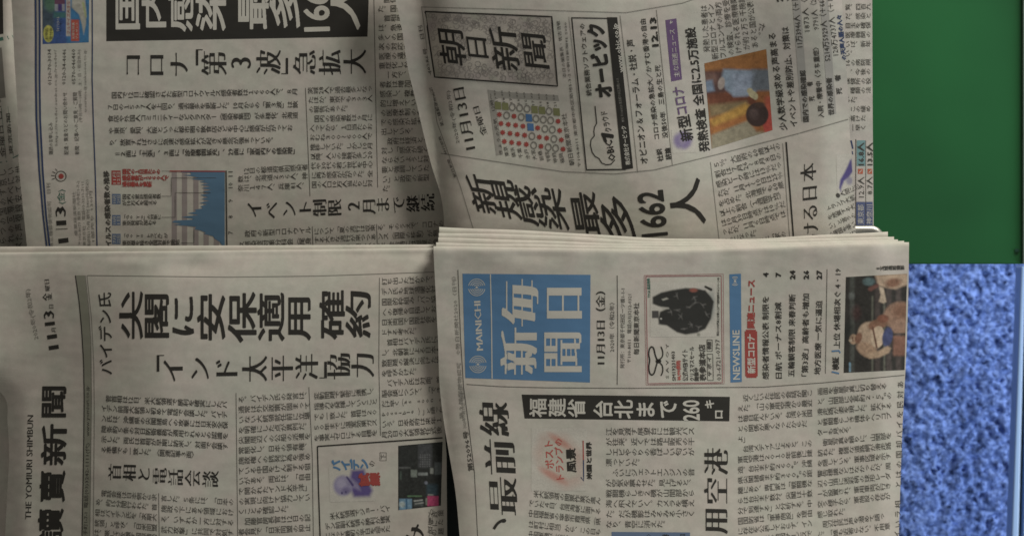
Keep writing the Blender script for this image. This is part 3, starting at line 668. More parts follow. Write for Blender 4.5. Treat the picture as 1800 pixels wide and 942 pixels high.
# contents list
B_.begin("contents_rules", "grey", 2); B_.line([(1090, 28), (1107, 165), (1121, 303)], 1); B_.line([(1154, 18), (1168, 150), (1182, 290)], 1)
B_.begin("contents_text", "black", 2)
B_.H("オピニオン＆フォーラム・社説・声", 1133, 288, 1108, 70, 15, weight=bold(.012)); B_.H("12.13", 1152, 83, 1147, 31, 15, weight=bold(.045)); B_.H("コロナ感染の急拡大／かすむ香港の自由", 1155, 245, 1130, 34, 11, weight=bold(.012)); B_.H("没後50年　三島の生と死", 1170, 243, 1156, 115, 11, weight=bold(.012)); B_.H("社説", 1162, 284, 1158, 262, 11, weight=bold(.02)); B_.H("耕論", 1176, 281, 1173, 260, 11, weight=bold(.02))
B_.begin("news_tab", "purple", 1); B_.fill((1169.5, 36), (1189, 33), (1199, 140), (1180, 144))
B_.begin("news_tab_text", "white", 2); B_.H("主な関連ニュース", 1190, 136, 1181, 52, 11); B_.line([(1178, 42), (1182, 39), (1179, 37), (1178, 42)], 1.4)
def paint_splash(c):
    c.ell(1200, 247, 16, 15, (96, 82, 124), soft=.6, a=.75)
    for a in range(0, 360, 40): c.ell(1200 + 11 * math.cos(a), 247 + 11 * math.sin(a), 5, 5, (96, 82, 124), soft=.9, a=.5)
B_.picture("purple_splash", (1180, 228), (1222, 226), (1224, 268), (1182, 270), paint_splash)
B_.begin("news_headline", "black", 3); B_.H("新型", 1209, 248, 1201, 203, 24, weight=bold(.02), res=3); B_.ink("purple"); B_.H("コロナ", 1200, 201, 1191, 153, 23, weight=bold(.02), res=3)
B_.begin("news_headline", "black", 2); B_.H("発熱検査 全国に2.5万施設", 1239, 267, 1213, 49, 20, weight=bold(.025), res=2)
B_.begin("article_text", "text", 2)
for s, a in [("発熱した患者は", (1246, 132, 1237, 10)), ("新型コロナとイン", (1261, 145, 1249, 8)), ("フルエンザの両方", (1275, 142, 1262, 4)), ("の検査、診療を受", (1289, 137, 1276, 0)), ("けられる医療機関", (1302, 133, 1289, -4)), ("が約２万５千施設", (1316, 128, 1303, -6)), ("あると国が公表し", (1331, 124, 1317, -8)), ("た。", (1343, 82, 1339, 62))]:
    x0, y0, x1, y1 = a; k = {"発": (1246, 96)}.get(s[0], None)
    B_.H(s, x0 - 3, y0 - 40, x1, y1, 13)
def paint_boys(c):
    c.all((128, 76, 38)); c.poly([(1230, 108), (1352, 82), (1352, 110), (1236, 126)], (138, 88, 40)); c.rect(1232, 100, 1360, 122, (134, 84, 40), 6)
    c.poly([(1236, 126), (1290, 122), (1292, 165), (1240, 172)], (70, 48, 44), soft=6); c.rect(1238, 128, 1262, 150, (92, 64, 56), 6); c.ell(1249, 140, 9, 9, (96, 70, 60), soft=.4); c.poly([(1238, 143), (1252, 141), (1256, 160), (1240, 164)], (94, 108, 126), soft=3)
    c.poly([(1242, 165), (1330, 158), (1330, 185), (1246, 196)], (96, 52, 34), soft=4); c.poly([(1246, 185), (1312, 178), (1320, 192), (1248, 206)], (112, 94, 62), soft=4); c.poly([(1248, 212), (1310, 182), (1340, 198), (1256, 232)], (158, 116, 46), soft=4); c.poly([(1250, 224), (1318, 198), (1320, 214), (1252, 234)], (140, 84, 40), soft=4)
    c.poly([(1272, 122), (1330, 124), (1330, 160), (1322, 168), (1290, 170), (1276, 158), (1268, 140)], (108, 122, 136), soft=3); c.rect(1320, 122, 1360, 160, (86, 92, 98), 6); c.poly([(1285, 128), (1325, 130), (1312, 168), (1290, 168)], (116, 126, 142), soft=6)
    c.ell(1268, 147, 6, 11, (138, 124, 114), rot=10, soft=.3); c.ell(1324, 167, 9, 6, (150, 140, 98), rot=30, soft=.3); c.seg(1318, 160, 1328, 172, 5, 4, (144, 134, 100), 2)
    c.poly([(1250, 238), (1315, 212), (1330, 232), (1362, 232), (1362, 270), (1250, 270)], (122, 114, 92), soft=3); c.rect(1344, 170, 1362, 235, (150, 66, 46), 8); c.ell(1350, 215, 9, 20, (156, 56, 46), soft=.3)
    c.ell(1331, 202, 20, 21, (54, 40, 36), soft=.12); c.ell(1326, 200, 8, 9, (74, 58, 54), soft=.9); c.ell(1336, 185, 9, 5, (66, 48, 40), soft=.6); c.noise(.10, 5, 8)
B_.picture("printed_photo", (1238, 112), (1347, 87), (1358, 229), (1251, 262), paint_boys, label="colour photo of a child in pale blue leaning towards a dark haired head")
B_.begin("news_headline", "black", 2); B_.H("少人数学級求める声高まる", 1378, 229, 1357, 59, 14.5, weight=bold(.015)); B_.H("イベントや差別防止、対策は", 1396, 223, 1380, 48, 14, weight=bold(.015))
B_.H("2", 1371, 4, 1370, -6, 15, weight=bold(.04)); B_.H("3", 1389, 2, 1388, -8, 15, weight=bold(.04))
B_.begin("figure_band", "band", 1); B_.fill((1392, -8), (1406, -10), (1423, 212), (1409, 214)); B_.fill((1441, -8), (1455, -10), (1470, 200), (1456, 202))
B_.begin("figures_text", "text", 2)
B_.H("国内での感染確認", 1417, 215, 1411, 124, 11, weight=bold(.03)); B_.H("11万3946人（＋16", 1406, 84, 1397, -8, 13, weight=bold(.012)); B_.H("死　　者", 1428, 178, 1423, 144, 11, weight=bold(.03)); B_.H("1873人（", 1419, 56, 1414, 0, 13)
B_.H("入院・療養中〈うち重症〉", 1444, 207, 1434, 84, 11, weight=bold(.02)); B_.H("9791人（22", 1435, 53, 1429, -6, 13); B_.H("世界の感染者", 1462, 203, 1457, 137, 11, weight=bold(.03)); B_.H("5214万5929人（＋66万", 1455, 108, 1443, -10, 13, weight=bold(.012))
B_.H("死　者", 1476, 166, 1472, 132, 11, weight=bold(.03)); B_.H("128万4737人（＋17", 1469, 98, 1458, -8, 13)
B_.begin("column_title", "navy", 2); B_.H("の天声人語の人々", 1484, 106, 1475, 27, 10, weight=bold(.04))
# big headline
B_.begin("headline", "black", 2)
for ch, x, y, al, cr, d, r in [("新", 847, 341, 46, 74, (1, .12), (-.28, -.98)), ("規", 889, 350, 46, 76, (1, .12), (-.27, -.98)), ("感", 931, 362, 47, 78, (1, .12), (-.25, -.98)), ("染", 973, 367, 46, 80, (1, .08), (-.22, -.98)), ("最", 1029, 376, 50, 82, (1, .0), (-.18, -1)), ("多", 1084, 384, 62, 86, (1, -.04), (-.16, -1)), ("人", 1207, 357, 62, 86, (1, -.16), (-.15, -1))]:
    B_.glyph(ch, x, y, al, cr, d, r, weight=heavy(.013), res=4)
B_.H("1662", 1149, 416, 1140, 336, 62, weight=bold(.02, .028), res=4, shear=(-1, .10))
B_.begin("article_text", "text", 2)
for i, s in enumerate(["５％。大阪府の[60]歳以上の", "割合は７月[26]～８月８日の", "感染ピーク時には[13]％だっ", "たが、[11]月１～[10]日は[25]％", "を占めた。北海道でも[60]歳", "以上の割合（１週間平均）", "は[10]月[30]日時点では[10]％だ", "ったが、[11]月６日時点では", "[25]％になった。"]):
    n_ = 12; B_.V(s, 1255 + 2.1 * i, 291 + 17.0 * i, 1372 + 1.3 * i, 256 + 17.0 * i, 14, n=n_)
B_.V("また「家の", 1334, 425, 1382, 411, 14)
B_.begin("column_rule", "grey", 2); B_.line([(1249, 285), (1264, 420)], 1); B_.begin("column_rule", "grey", 2); B_.line([(1376, 252), (1388, 416)], 1)
B_.begin("column_rule", "black", 2); B_.line([(1382, 250), (1395, 420)], 2.8)
B_.begin("column_headline", "black", 2)
for ch, x, y in [("本", 1421, 303), ("日", 1423, 340), ("る", 1424, 374), ("け", 1425, 406)]: B_.glyph(ch, x, y, 31, 33, (1, -.12), (.0, -1), weight=roman(.022), res=3)
B_.V(" ", 0, 0, 1, 1)
for ch, x, y in []: pass
def rot_headline(): pass
B_.begin("article_text", "text", 2)
for i, s in enumerate(["　　●人間に起", "トランプ大統", "を放棄する大", "い」と言うの", "の場国を率い", "人々の声と力"]): B_.V(s, 1452 + 1.5 * i, 352 + 15.5 * i, 1502 + .6 * i, 331 + 15.5 * i, 11, n=6)
def paint_bird(c):
    c.poly([(1497, 280), (1499, 302), (1492, 312), (1484, 318), (1479, 330), (1478, 338), (1475, 330), (1477, 316), (1484, 304), (1490, 292), (1494, 282)], (66, 58, 110), soft=1.5); c.ell(1493, 318, 6, 7, (96, 92, 122), soft=.8, a=.7)
B_.picture("bird_drawing", (1470, 272), (1498, 270), (1499, 342), (1472, 344), paint_bird)
B_.begin("column_mark", "navy", 2); B_.line([(1496, 247), (1499, 262)], 3); B_.line([(1498, 266), (1499, 272)], 2)
B_.flush()

# ================================================================ lower left: two papers
def zC(x, y, h=0.0): return h + 0.0425 + 0.000048 * np.maximum(y - 446, 0) - 0.0045 * np.exp(-np.maximum(y - 446, 0) / 32.0) - 0.015 * sm(-x, -300, 20) - 0.006 * sm(-x, -50, 20) * sm(y, 620, 720) - 0.003 * sm(x, 720, 800) * sm(y, 700, 900) - gauss(x, y, 330, 468, 60, 14, 0.0014) + gauss(x, y, 240, 462, 50, 12, 0.0008) - gauss(x, y, 30, 560, 120, 130, 0.002) + 0.0007 * np.sin(x / 80 + y / 140) + 0.00025 * np.sin(x / 19 + 1.7 * np.sin(x / 53)) * np.exp(-np.maximum(y - 446, 0) / 22.0) + gauss(x, y, 400, 620, 320, 160, .001)
gl = "newspapers stacked at the lower left"
C2 = Paper("lower of the two left newspapers, only its pale folded top edge showing", Edge([(436, -160), (1180, -160)]), Edge([(436, 767), (700, 775), (1180, 776)]), Rim([(0, 441), (1, 436.5)]), plain(1180), lambda x, y: zC(x, y, -0.0052), 0.0046, group=gl, res=12)
C_ = Paper("newspaper with large bold black headline and brush-lettered title, lower left, on top", Edge(smooth_pts([(440, -160), (640, -160), (680, -12), (690, 2), (700, 9), (740, 13), (800, 16), (860, 13), (942, 9), (1180, 0)], 120)), Edge([(430, 768), (600, 773), (700, 778), (800, 785), (942, 786), (1180, 786)]), Rim([(0, 454), (.2, 451), (.55, 448), (1, 443)]), plain(1180), zC, 0.005, group=gl)
C_.begin("margin_rules", "grey", 2); C_.line([(154, 484), (400, 487), (560, 485), (763, 478)], 1.1); C_.line([(150, 484), (156, 540), (160, 600), (161, 700), (158, 950)], .9); C_.line([(153, 484), (161, 560), (165, 640), (166, 720), (164, 950)], .9)
C_.begin("margin_rules", "black", 2); C_.line([(132.5, 484), (139, 530), (143.5, 580), (147, 640), (148, 700), (147, 800), (144, 950)], 1.6)
C_.begin("title_band", "greenband", 1)
bl_ = [(134, 484, 149), (143, 560, 157), (147, 620, 160), (148, 700, 161), (147, 800, 160), (144, 950, 158)]
for (xa, ya, xa2), (xb, yb2, xb2) in zip(bl_[:-1], bl_[1:]): C_.fill((xa, ya), (xa2, ya), (xb2, yb2), (xb, yb2))
C_.begin("title", "black", 2)
for ch, x, y, cr in [("聞", 94, 706, 63), ("新", 95, 781, 76), ("賣", 92, 854, 60), ("讀", 89, 924, 64)]: C_.glyph(ch, x, y, 47, cr, (1, 0), (0.02, -1), weight=heavy(.021), res=4)
C_.begin("title_english", "black", 2); C_.H("THE YOMIURI SHIMBUN", 49, 912, 53, 729, 15, weight=roman(.014, -.006), res=2)
C_.begin("date_line", "black", 2); C_.H("11", 94, 614, 90, 588, 27, weight=roman(.045)); C_.H("13", 87, 572, 84, 546, 27, weight=roman(.045)); C_.H("金", 84, 528, 83, 515, 19, weight=roman(.03))
C_.H("月", 95, 584, 94, 576, 9); C_.H("日", 90, 542, 90, 535, 9); C_.H("曜日", 84, 511, 82, 491, 10, weight=roman(.02)); C_.begin("date_line", "grey", 2); C_.H("2020年(令和2年)", 64, 596, 48, 508, 10)
C_.begin("contact_text", "text", 2); C_.H("www.yomiuri.co.jp", 154, 766, 153, 678, 8); C_.H("電話(03)3242-1111(代)", 151, 892, 154, 778, 8); C_.H("東京都千代田区大手町1-7-1", 148, 1020, 151, 900, 8)
C_.begin("kicker", "black", 2); C_.H("バイデン氏", 187, 658, 184, 514, 25, weight=bold(.012), res=3)
C_.begin("headline", "black", 2)
for ch, x0, x1, y0, y1 in [("尖", 209, 252, 509, 599), ("閣", 252, 298, 511, 600), ("に", 299, 344, 514, 598), ("安", 346, 397, 512, 603), ("保", 400, 452, 512, 603), ("適", 452, 502, 512, 602), ("用", 503, 547, 514, 600), ("確", 561, 607, 507, 598), ("約", 607, 653, 506, 596)]:
    C_.glyph(ch, (x0 + x1) / 2, (y0 + y1) / 2, (x1 - x0) * 1.02, (y1 - y0) * 1.0, weight=bold(.015, .020), res=4)
C_.begin("second_headline", "black", 2)
for ch, x0, x1, yc in [("「", 255, 288, 645), ("イ", 284, 325, 650), ("ン", 331, 371, 649), ("ド", 375, 421, 650), ("太", 424, 471, 648), ("平", 473, 517, 647), ("洋", 518, 561, 645), ("」", 562, 596, 643), ("協", 574, 617, 643), ("力", 616, 659, 641)]:
    C_.glyph(ch, (x0 + x1) / 2, yc, (x1 - x0) * 1.04, 47, (1, -0.02), (0, -1), weight=roman(.030), res=4)
C_.begin("article_text", "text", 2)
for s, a in [("菅首相は[12]日、米大統領選で勝利を確実にしたバ", (186, 700, 400, 711)), ("イデン前副大統領と初めて電話で会談した。バイデ", (178, 717, 400, 729)), ("ン氏は、沖縄県の尖閣諸島への攻撃には日米安全保", (178, 735, 401, 747)), ("障条約５条の対日防衛義務が適用されるとの認識を", (178, 753, 401, 766)), ("示した。両氏は首相が早期に訪米し、対面で会談す", (178, 771, 401, 784))]:
    C_.V(s, *a, 13.5, weight=bold(.012, 0))
C_.V("る準備でも一致した。〈関連記事３面〉", 178, 789, 346, 799, 13.5, weight=bold(.012, 0))
C_.begin("column_headline", "black", 2)
for ch, x0, x1, yc in [("首", 190, 214, 829), ("相", 215, 240, 830), ("と", 241, 265, 833), ("電", 267, 294, 836), ("話", 295, 323, 838), ("会", 324, 353, 840), ("談", 355, 385, 841)]: C_.glyph(ch, (x0 + x1) / 2, yc, (x1 - x0) * 1.05, 30, (1, .03), (0.02, -1), weight=roman(.030), res=3)
C_.begin("article_text", "text", 2)
for s, a in [("電話会談は日本側から求", (178, 866, 276, 874)), ("め、約[15]分間行われた。首", (168, 881, 276, 891)), ("相はバイデン氏を「次期大", (167, 900, 276, 909)), ("統領」と呼び、「日米同盟", (166, 918, 276, 927)), ("は、厳しさを増す国際情勢", (165, 935, 276, 944)), ("言した。５条には、「日本の", (283, 875, 411, 882)), ("施政の下にある領域におけ", (283, 893, 411, 900)), ("る、いずれか一方に対する", (283, 911, 411, 918)), ("武力攻撃」に共同で対処す", (283, 930, 411, 936)), ("るとの方針を定めている。", (283, 948, 411, 954))]: C_.V(s, *a, 13.5)
C_.begin("article_text", "text", 2)
block(C_, ["る。バイデン氏の発言は、", "通常は外交政策が固まって", "いない大統領就任前に立場", "を明確にした点が異例だ。", "尖閣周辺への公船の派遣を", "常態化し、日本の領有権、", "施政権への挑発行為を強め", "ている中国をけん制する狙", "いがある。両氏は、「自由", "で開かれたインド太平洋」", "の実現に向けて協力してい", "くことも確認した。", "　加藤官房長官は[12]日の記", "者会見で「日米同盟の抑止"], 419, 702, 546, 694, 17.9, 17.9, 14)
block(C_, ["変動問題で緊密に連携し、", "指導力を発揮していくこと", "でも一致した。首相は２０", "５０年までに温室効果ガス", "を事実上ゼロにする目標を"], 552, 696, 663, 687, 18.4, 18.2, 14)
block(C_, ["打ち出したばかりで、バイ", "デン氏も地球温暖化対策の", "国際的枠組み「パリ協定」", "への復帰を目指しており、", "日米両国で国際社会をリー", "ドする考えだ。", "　首相はバイデン氏に対", "し、北朝鮮による日本人拉", "致問題の解決に向けた協力", "を呼びかけた。", "　バイデン氏は対面、首", "脳会談について、「できる", "だけ早く（as　soon　as", "possible　）」と語ったと", "いう。日本政府は来年１", "月[20]日の大統領就任式後"], 671, 495, 786, 489, 17.9, 17.7, 14, n=12)
C_.begin("column_rule", "text", 2); C_.line([(415, 690), (417, 860), (418, 950)], .9); C_.begin("column_rule", "text", 2); C_.line([(279, 866), (280, 950)], .9); C_.begin("column_rule", "text", 2); C_.line([(543, 680), (549, 800), (551, 950)], .9); C_.begin("column_rule", "text", 2); C_.line([(667, 488), (666, 640), (669, 765)], .9)
C_.begin("feature_box", "black", 2); C_.line([(558, 784), (660, 777), (778, 769)], 2.4); C_.line([(558, 784), (560, 860), (563, 950)], 2.2)
def paint_port(c):
    c.poly([(618, 826), (640, 824), (648, 846), (655, 862), (650, 872), (622, 873), (612, 850)], (72, 60, 112), soft=4); c.poly([(616, 838), (630, 850), (634, 862), (620, 856)], (110, 102, 132), soft=3)
    c.ell(603, 853, 17, 18, (112, 106, 134), soft=.35); c.ell(600, 848, 9, 9, (130, 124, 146), soft=.8); c.ell(608, 862, 7, 6, (92, 84, 118), soft=.9); c.ell(601, 866, 1.6, 2.2, (56, 48, 90), soft=.6); c.ell(608, 864, 1.4, 2, (56, 48, 90), soft=.6); c.seg(610, 838, 620, 852, 1.5, 2, (60, 50, 96), 2)
C_.picture("portrait_print", (578, 820), (660, 818), (660, 880), (580, 882), paint_port, label="violet toned portrait of a man beside blue and red lettering")
C_.begin("feature_title", "skyblue", 2); C_.V("バイデン", 583, 818, 648, 815, 20, weight=bold(.05), res=2); C_.begin("feature_title", "black", 2); C_.V("の", 647, 815, 660, 814, 13); C_.begin("feature_title", "red", 3); C_.V("試練", 631, 843, 668, 841, 23, weight=bold(.06), res=2)
C_.begin("feature_text", "text", 2); C_.V("下", 669, 802, 679, 802, 10); C_.line([(668, 795), (679, 795), (679, 809), (668, 809)], .8, True)
C_.V("米大統領選でジョー・バイ", 580, 907, 686, 892, 14); C_.V("デン前副大統領の勝利が確実", 572, 925, 686, 911, 14); C_.V("になって最初の平日を迎えた", 572, 942, 686, 928, 14); C_.V("の政権が", 755, 953, 758, 893, 9); 
for ch, x, y in [("政", 765, 903), ("策", 775, 901), ("の", 763, 935), ("た", 774, 917), ("に", 764, 919), ("題", 775, 933)]: C_.glyph(ch, x, y, 11, 12)
C_.begin("feature_headline", "black", 2); C_.glyph("み", 728, 944, 40, 50, (1, -.1), (0, -1), weight=roman(.03), res=4)
def paint_night(c):
    c.all((38, 40, 38)); c.rect(735, 780, 760, 822, (58, 60, 62), 3); 
    for y in range(798, 820, 4):
        for x in range(738, 756, 4): c.rect(x, y, x + 2, y + 2, (88, 90, 90), 1)
    c.rect(722, 825, 733, 838, (96, 104, 96), 2); c.rect(735, 830, 752, 835, (112, 118, 116), 2); c.rect(764, 812, 776, 834, (72, 78, 78), 3); c.rect(756, 822, 762, 832, (110, 114, 108), 2); c.rect(700, 820, 722, 823, (74, 76, 74), 2); c.rect(703, 828, 706, 842, (58, 70, 62), 2)
    c.ell(749, 848, 3, 3, (92, 96, 108), soft=.6); c.rect(750, 850, 770, 872, (42, 58, 66), 5); c.rect(716, 870, 742, 872.5, (74, 106, 72), 1.5); c.rect(752, 868, 762, 870, (120, 120, 112), 1.5)
    c.rect(702, 876, 724, 896, (88, 122, 146), 2); c.ell(707, 886, 5, 5, (146, 160, 158), soft=.8); c.rect(713, 876, 716, 896, (46, 84, 116), 1.5); c.rect(727, 877, 744, 889, (58, 64, 64), 2); c.seg(728, 880, 742, 878, 1.2, 1.2, (130, 132, 128)); c.seg(730, 885, 744, 883, 1, 1, (118, 120, 116)); c.rect(751, 871, 771, 889, (150, 46, 84), 1.5); c.rect(748, 875, 751, 887, (96, 104, 92), 1.5); c.noise(.14, 3, 9)
C_.picture("printed_photo", (700, 783), (778, 776), (775, 888), (700, 896), paint_night, label="dark night street photo with cyan and magenta signs")
C_.flush()

# ================================================================ lower right: a stack of five papers
def zD(x, y, h=0.0): return h + 0.055 + 0.024 * (np.clip(y - 440, 0, 900) / 500.0) ** 2 - 0.0011 * np.exp(-np.maximum(y - 430, 0) / 7.0) - 0.004 * np.exp(-np.maximum(x - (760 + np.maximum(y - 560, 0) * .13), 0) / 30.0) * sm(y, 560, 800) + gauss(x, y, 1000, 640, 260, 200, 0.0022) + gauss(x, y, 1480, 760, 150, 240, 0.0012) + 0.0006 * np.sin(x / 85 - y / 130) - gauss(x, y, 940, 448, 50, 10, .0008) - gauss(x, y, 1290, 446, 60, 9, .0006) - 0.0016 * sm(x, 1540, 1600) + 0.00028 * np.sin(x / 17 + 1.5 * np.sin(x / 41)) * np.exp(-np.maximum(y - 432, 0) / 26.0)
gr_ = "newspapers stacked at the lower right"
for k, (lab, xr_, rim, xl_) in enumerate([
    ("lowest newspaper of the lower right stack, its fold shortest at the right", 1561, [(0, 407), (.2, 413), (.5, 427), (.7, 427), (.85, 421), (1, 416)], 772),
    ("second newspaper from the bottom of the lower right stack, pale fold showing", 1572, [(0, 417), (.2, 421), (.5, 432), (.7, 431), (.85, 427), (1, 424)], 771),
    ("middle newspaper of the lower right stack, its fold bowed down slightly", 1579, [(0, 426), (.2, 430), (.5, 437), (.7, 435), (.85, 431), (1, 428.5)], 770),
    ("newspaper just under the blue-titled one in the lower right stack", 1590, [(0, 434), (.2, 437), (.5, 441.5), (.7, 437.5), (.85, 433.5), (1, 431.5)], 766)]):
    h = -0.0056 * (4 - k)
    Paper(lab, Edge([(400, xl_), (600, xl_ + 4), (1000, xl_ + 60), (1180, xl_ + 70)]), Edge([(400, xr_), (640, xr_ - 5), (1180, xr_ - 40)]), Rim([(u, v + 0.5 * math.sin(11 * u + 2.3 * k) + 0.35 * math.sin(29 * u + k * 1.7)) for u, v in smooth_pts(rim, 60)]), plain(1180 - 10 * k), lambda x, y, h=h: zD(x, y, h), 0.0054, group=gr_, res=12)
D_ = Paper("newspaper with a blue title block and a sumo photo, top of the lower right stack", Edge(smooth_pts([(420, 761), (500, 765), (600, 770), (680, 773), (740, 780), (800, 790), (860, 800), (942, 808), (1180, 830)], 80)), Edge(smooth_pts([(420, 1598), (500, 1597), (600, 1594), (760, 1586), (942, 1580), (1180, 1572)], 60)), Rim(smooth_pts([(0, 441), (.25, 444), (.5, 446), (.7, 441), (.85, 436), (1, 434)])), plain(1180), zD, 0.0056, group=gr_)
D_.begin("margin_rules", "text", 2); D_.line([(805, 474), (810, 600), (815, 680), (823, 740), (834, 830), (840, 950)], 1.1); D_.line([(820, 675), (880, 679), (960, 681), (1100, 682), (1340, 680), (1450, 672), (1590, 659)], .9)
D_.begin("margin_text", "grey", 2); D_.H("第３種郵便物認可　©毎日新聞社2020（日刊）", 812, 735, 798, 486, 8); D_.H("2020年11月13日（金曜日）", 817, 752, 812, 680, 7); D_.begin("margin_text", "text", 2); D_.H("第52096号", 828, 827, 818, 757, 10, weight=bold(.012))
D_.begin("title_block", "skyblue", 1); D_.fill((813, 481), (1038, 483), (1037, 672), (818, 664))
D_.begin("title", "white", 2)
for ch, x0, x1, y0, y1, s_ in [("毎", 878, 950, 494, 570, 1), ("日", 952, 1028, 500, 566, 1), ("新", 876, 948, 578, 656, 1), ("聞", 950, 1026, 582, 656, 1)]:
    D_.glyph(ch, (x0 + x1) / 2, (y0 + y1) / 2, (x1 - x0) * 1.0, (y1 - y0) * 1.06, (1, 0), (0, -1), weight=roman(.03, -.010) if ch == "聞" else roman(.045, -.014) if ch == "新" else roman(.058), res=4)
D_.begin("title_english", "white", 2); D_.line([(862, 482), (864, 560), (865, 665)], 1.8); D_.H("MAINICHI", 843, 616, 838, 529, 17, weight=roman(.03))
for cx, cy in ((838, 505), (840, 640)):
    D_.star(cx, cy, 3.2, 1.4, 5)
    for R_, a in ((5.4, 25), (8.6, 18), (11.8, 14), (15.2, 12)):
        D_.disc(cx, cy, R_, inner=1 - 1.2 / R_, a0=a, a1=180 - a, n=14); D_.disc(cx, cy, R_, inner=1 - 1.2 / R_, a0=180 + a, a1=360 - a, n=14)
D_.begin("date_line", "black", 2); D_.H("11月13日（金）", 1056, 640, 1056, 512, 18, weight=roman(.034), res=3); D_.begin("date_line", "text", 2); D_.H("2020年（令和2年）", 1076, 618, 1076, 532, 9.5)
D_.H("発行所：東京都千代田区一ツ橋1-1-1", 1094, 647, 1095, 507, 8.5); D_.H("〒100-8051　電話(03)3212-0321", 1106, 637, 1107, 517, 8); D_.H("毎日新聞東京本社", 1119, 623, 1119, 532, 10.5, weight=bold(.012)); D_.line([(1085, 484), (1086, 580), (1085, 676)], 1.2)
D_.begin("advertisement_frame", "pink", 2); D_.line([(1135.5, 486), (1268, 484.5), (1270, 672), (1139, 674)], 1.3, True); D_.line([(1132.5, 484), (1271.5, 481.5), (1273, 674), (1136, 676.5)], .7, True)
def ribbon(P_, pts, wd):
    pts = smooth2(pts)
    P_.line(pts, wd)
def smooth2(pts, m=8):
    P_ = np.array(pts, float); out = []
    for i in range(len(P_) - 1):
        p0 = P_[max(i - 1, 0)]; p1 = P_[i]; p2 = P_[i + 1]; p3 = P_[min(i + 2, len(P_) - 1)]
        for t in np.arange(m) / m: out.append(tuple(0.5 * (2 * p1 + (p2 - p0) * t + (2 * p0 - 5 * p1 + 4 * p2 - p3) * t ** 2 + (3 * p1 - p0 - 3 * p2 + p3) * t ** 3)))
    return out + [tuple(P_[-1])]
D_.begin("advertisement_emblem", "black", 2)
ribbon(D_, [(1156, 634), (1152, 624), (1149, 612), (1145, 609.5), (1141.5, 614), (1140.5, 623), (1142, 633), (1140.5, 645), (1142, 655), (1146, 658.5), (1150, 655), (1153, 645), (1156, 634)], 2.6); ribbon(D_, [(1162, 609), (1165, 618), (1164, 627), (1158, 634), (1164, 642), (1165, 652), (1162, 660)], 2.2); D_.disc(1157.5, 634.5, 5, 3.8)
D_.begin("advertisement_text", "text", 2); D_.H("S A V O Y", 1173, 665, 1173, 604, 7); D_.H("SM19231403", 1185, 669, 1183, 617, 8.5, weight=bold(.02)); D_.H("公式WEBサイト", 1205, 669, 1204, 614, 11, weight=bold(.02)); D_.H("クリスマスセール", 1217, 669, 1216, 609, 9.5, weight=bold(.02)); D_.H("開催中", 1225, 669, 1224, 646, 8, weight=bold(.04)); D_.H("表参道本店", 1236, 669, 1234, 605, 12.5, weight=bold(.03)); D_.H("サ ボ イ", 1248, 661, 1247, 627, 7, weight=bold(.03)); D_.H("検索", 1247, 614, 1247, 600, 6.5, weight=bold(.05)); D_.H("03-6721-0797", 1264, 668, 1261, 596, 10.5)
D_.line([(1243, 622), (1253, 622), (1254, 668), (1244, 668)], 1, True); D_.line([(1243, 597), (1252, 597), (1252, 617), (1243, 617)], 1.2, True); D_.H("税込11,000円以上お買い上げで送料無料キャンペーン中", 1262, 590, 1263, 488, 4.5, weight=bold(.03))
D_.begin("advertisement_text", "brightred", 2); D_.H("¥4,990(税別)", 1194, 668, 1192, 633, 8, weight=bold(.04)); D_.begin("advertisement_text", "green", 2); D_.H("TYCA 返品特典", 1141, 523, 1140, 489, 6, weight=bold(.03))
def paint_bag(c):
    K_ = (40, 40, 37); c.ell(1250, 535, 7, 26, (112, 118, 112), soft=.9, a=.7)
    c.poly([(1147, 522), (1162, 514), (1180, 510), (1205, 506), (1225, 507), (1240, 510), (1250, 522), (1255, 530), (1250, 560), (1240, 578), (1225, 585), (1205, 588), (1190, 584), (1172, 572), (1158, 570), (1157, 560), (1160, 548), (1175, 541), (1160, 539), (1147, 534)], K_, soft=1.5)
    c.rect(1146, 546, 1158, 559, (62, 60, 58), 1.5); c.poly([(1163, 526), (1172, 523), (1175, 525), (1166, 528)], (140, 138, 126)); c.poly([(1163, 541), (1176, 541), (1176, 543), (1164, 543)], (132, 130, 118)); c.poly([(1228, 504), (1236, 502), (1242, 508), (1236, 509)], (150, 146, 138), soft=1.5); c.seg(1240, 504, 1250, 509, 2, 2.4, (44, 42, 38)); c.ell(1219, 510, 7, 3.6, (122, 66, 54), soft=.6)
    rg = np.random.default_rng(4)
    for x, y in [(1190, 545), (1197, 556), (1212, 540), (1222, 532), (1235, 536), (1242, 553), (1203, 578), (1216, 570), (1228, 575), (1180, 548), (1190, 520), (1220, 522)]:
        for k in range(4): a = rg.random() * 6.3; c.seg(x, y, x + 6 * math.cos(a), y + 6 * math.sin(a), 1.2, .5, (82, 80, 76), 1.4, a=.7)
    c.ell(1162, 560, 1.6, 1.6, (150, 148, 140), soft=.5); c.ell(1228, 588, 3, 3, (90, 94, 80), soft=.8, a=.7)
D_.picture("backpack_print", (1143, 496), (1259, 496), (1259, 592), (1143, 592), paint_bag, label="printed picture of a dark patterned backpack")
D_.begin("news_strip", "skyblue", 1); D_.fill((1282, 482), (1302.5, 481), (1304, 671), (1284, 672)); D_.begin("news_strip_text", "white", 2); D_.H("NEWSLINE", 1294, 667, 1293, 580, 17, weight=bold(.02)); D_.disc(1292, 494, 2)
for R_ in (5, 8): D_.disc(1292, 494, R_, inner=1 - 1.2 / R_, a0=50, a1=130, n=8); D_.disc(1292, 494, R_, inner=1 - 1.2 / R_, a0=230, a1=310, n=8)
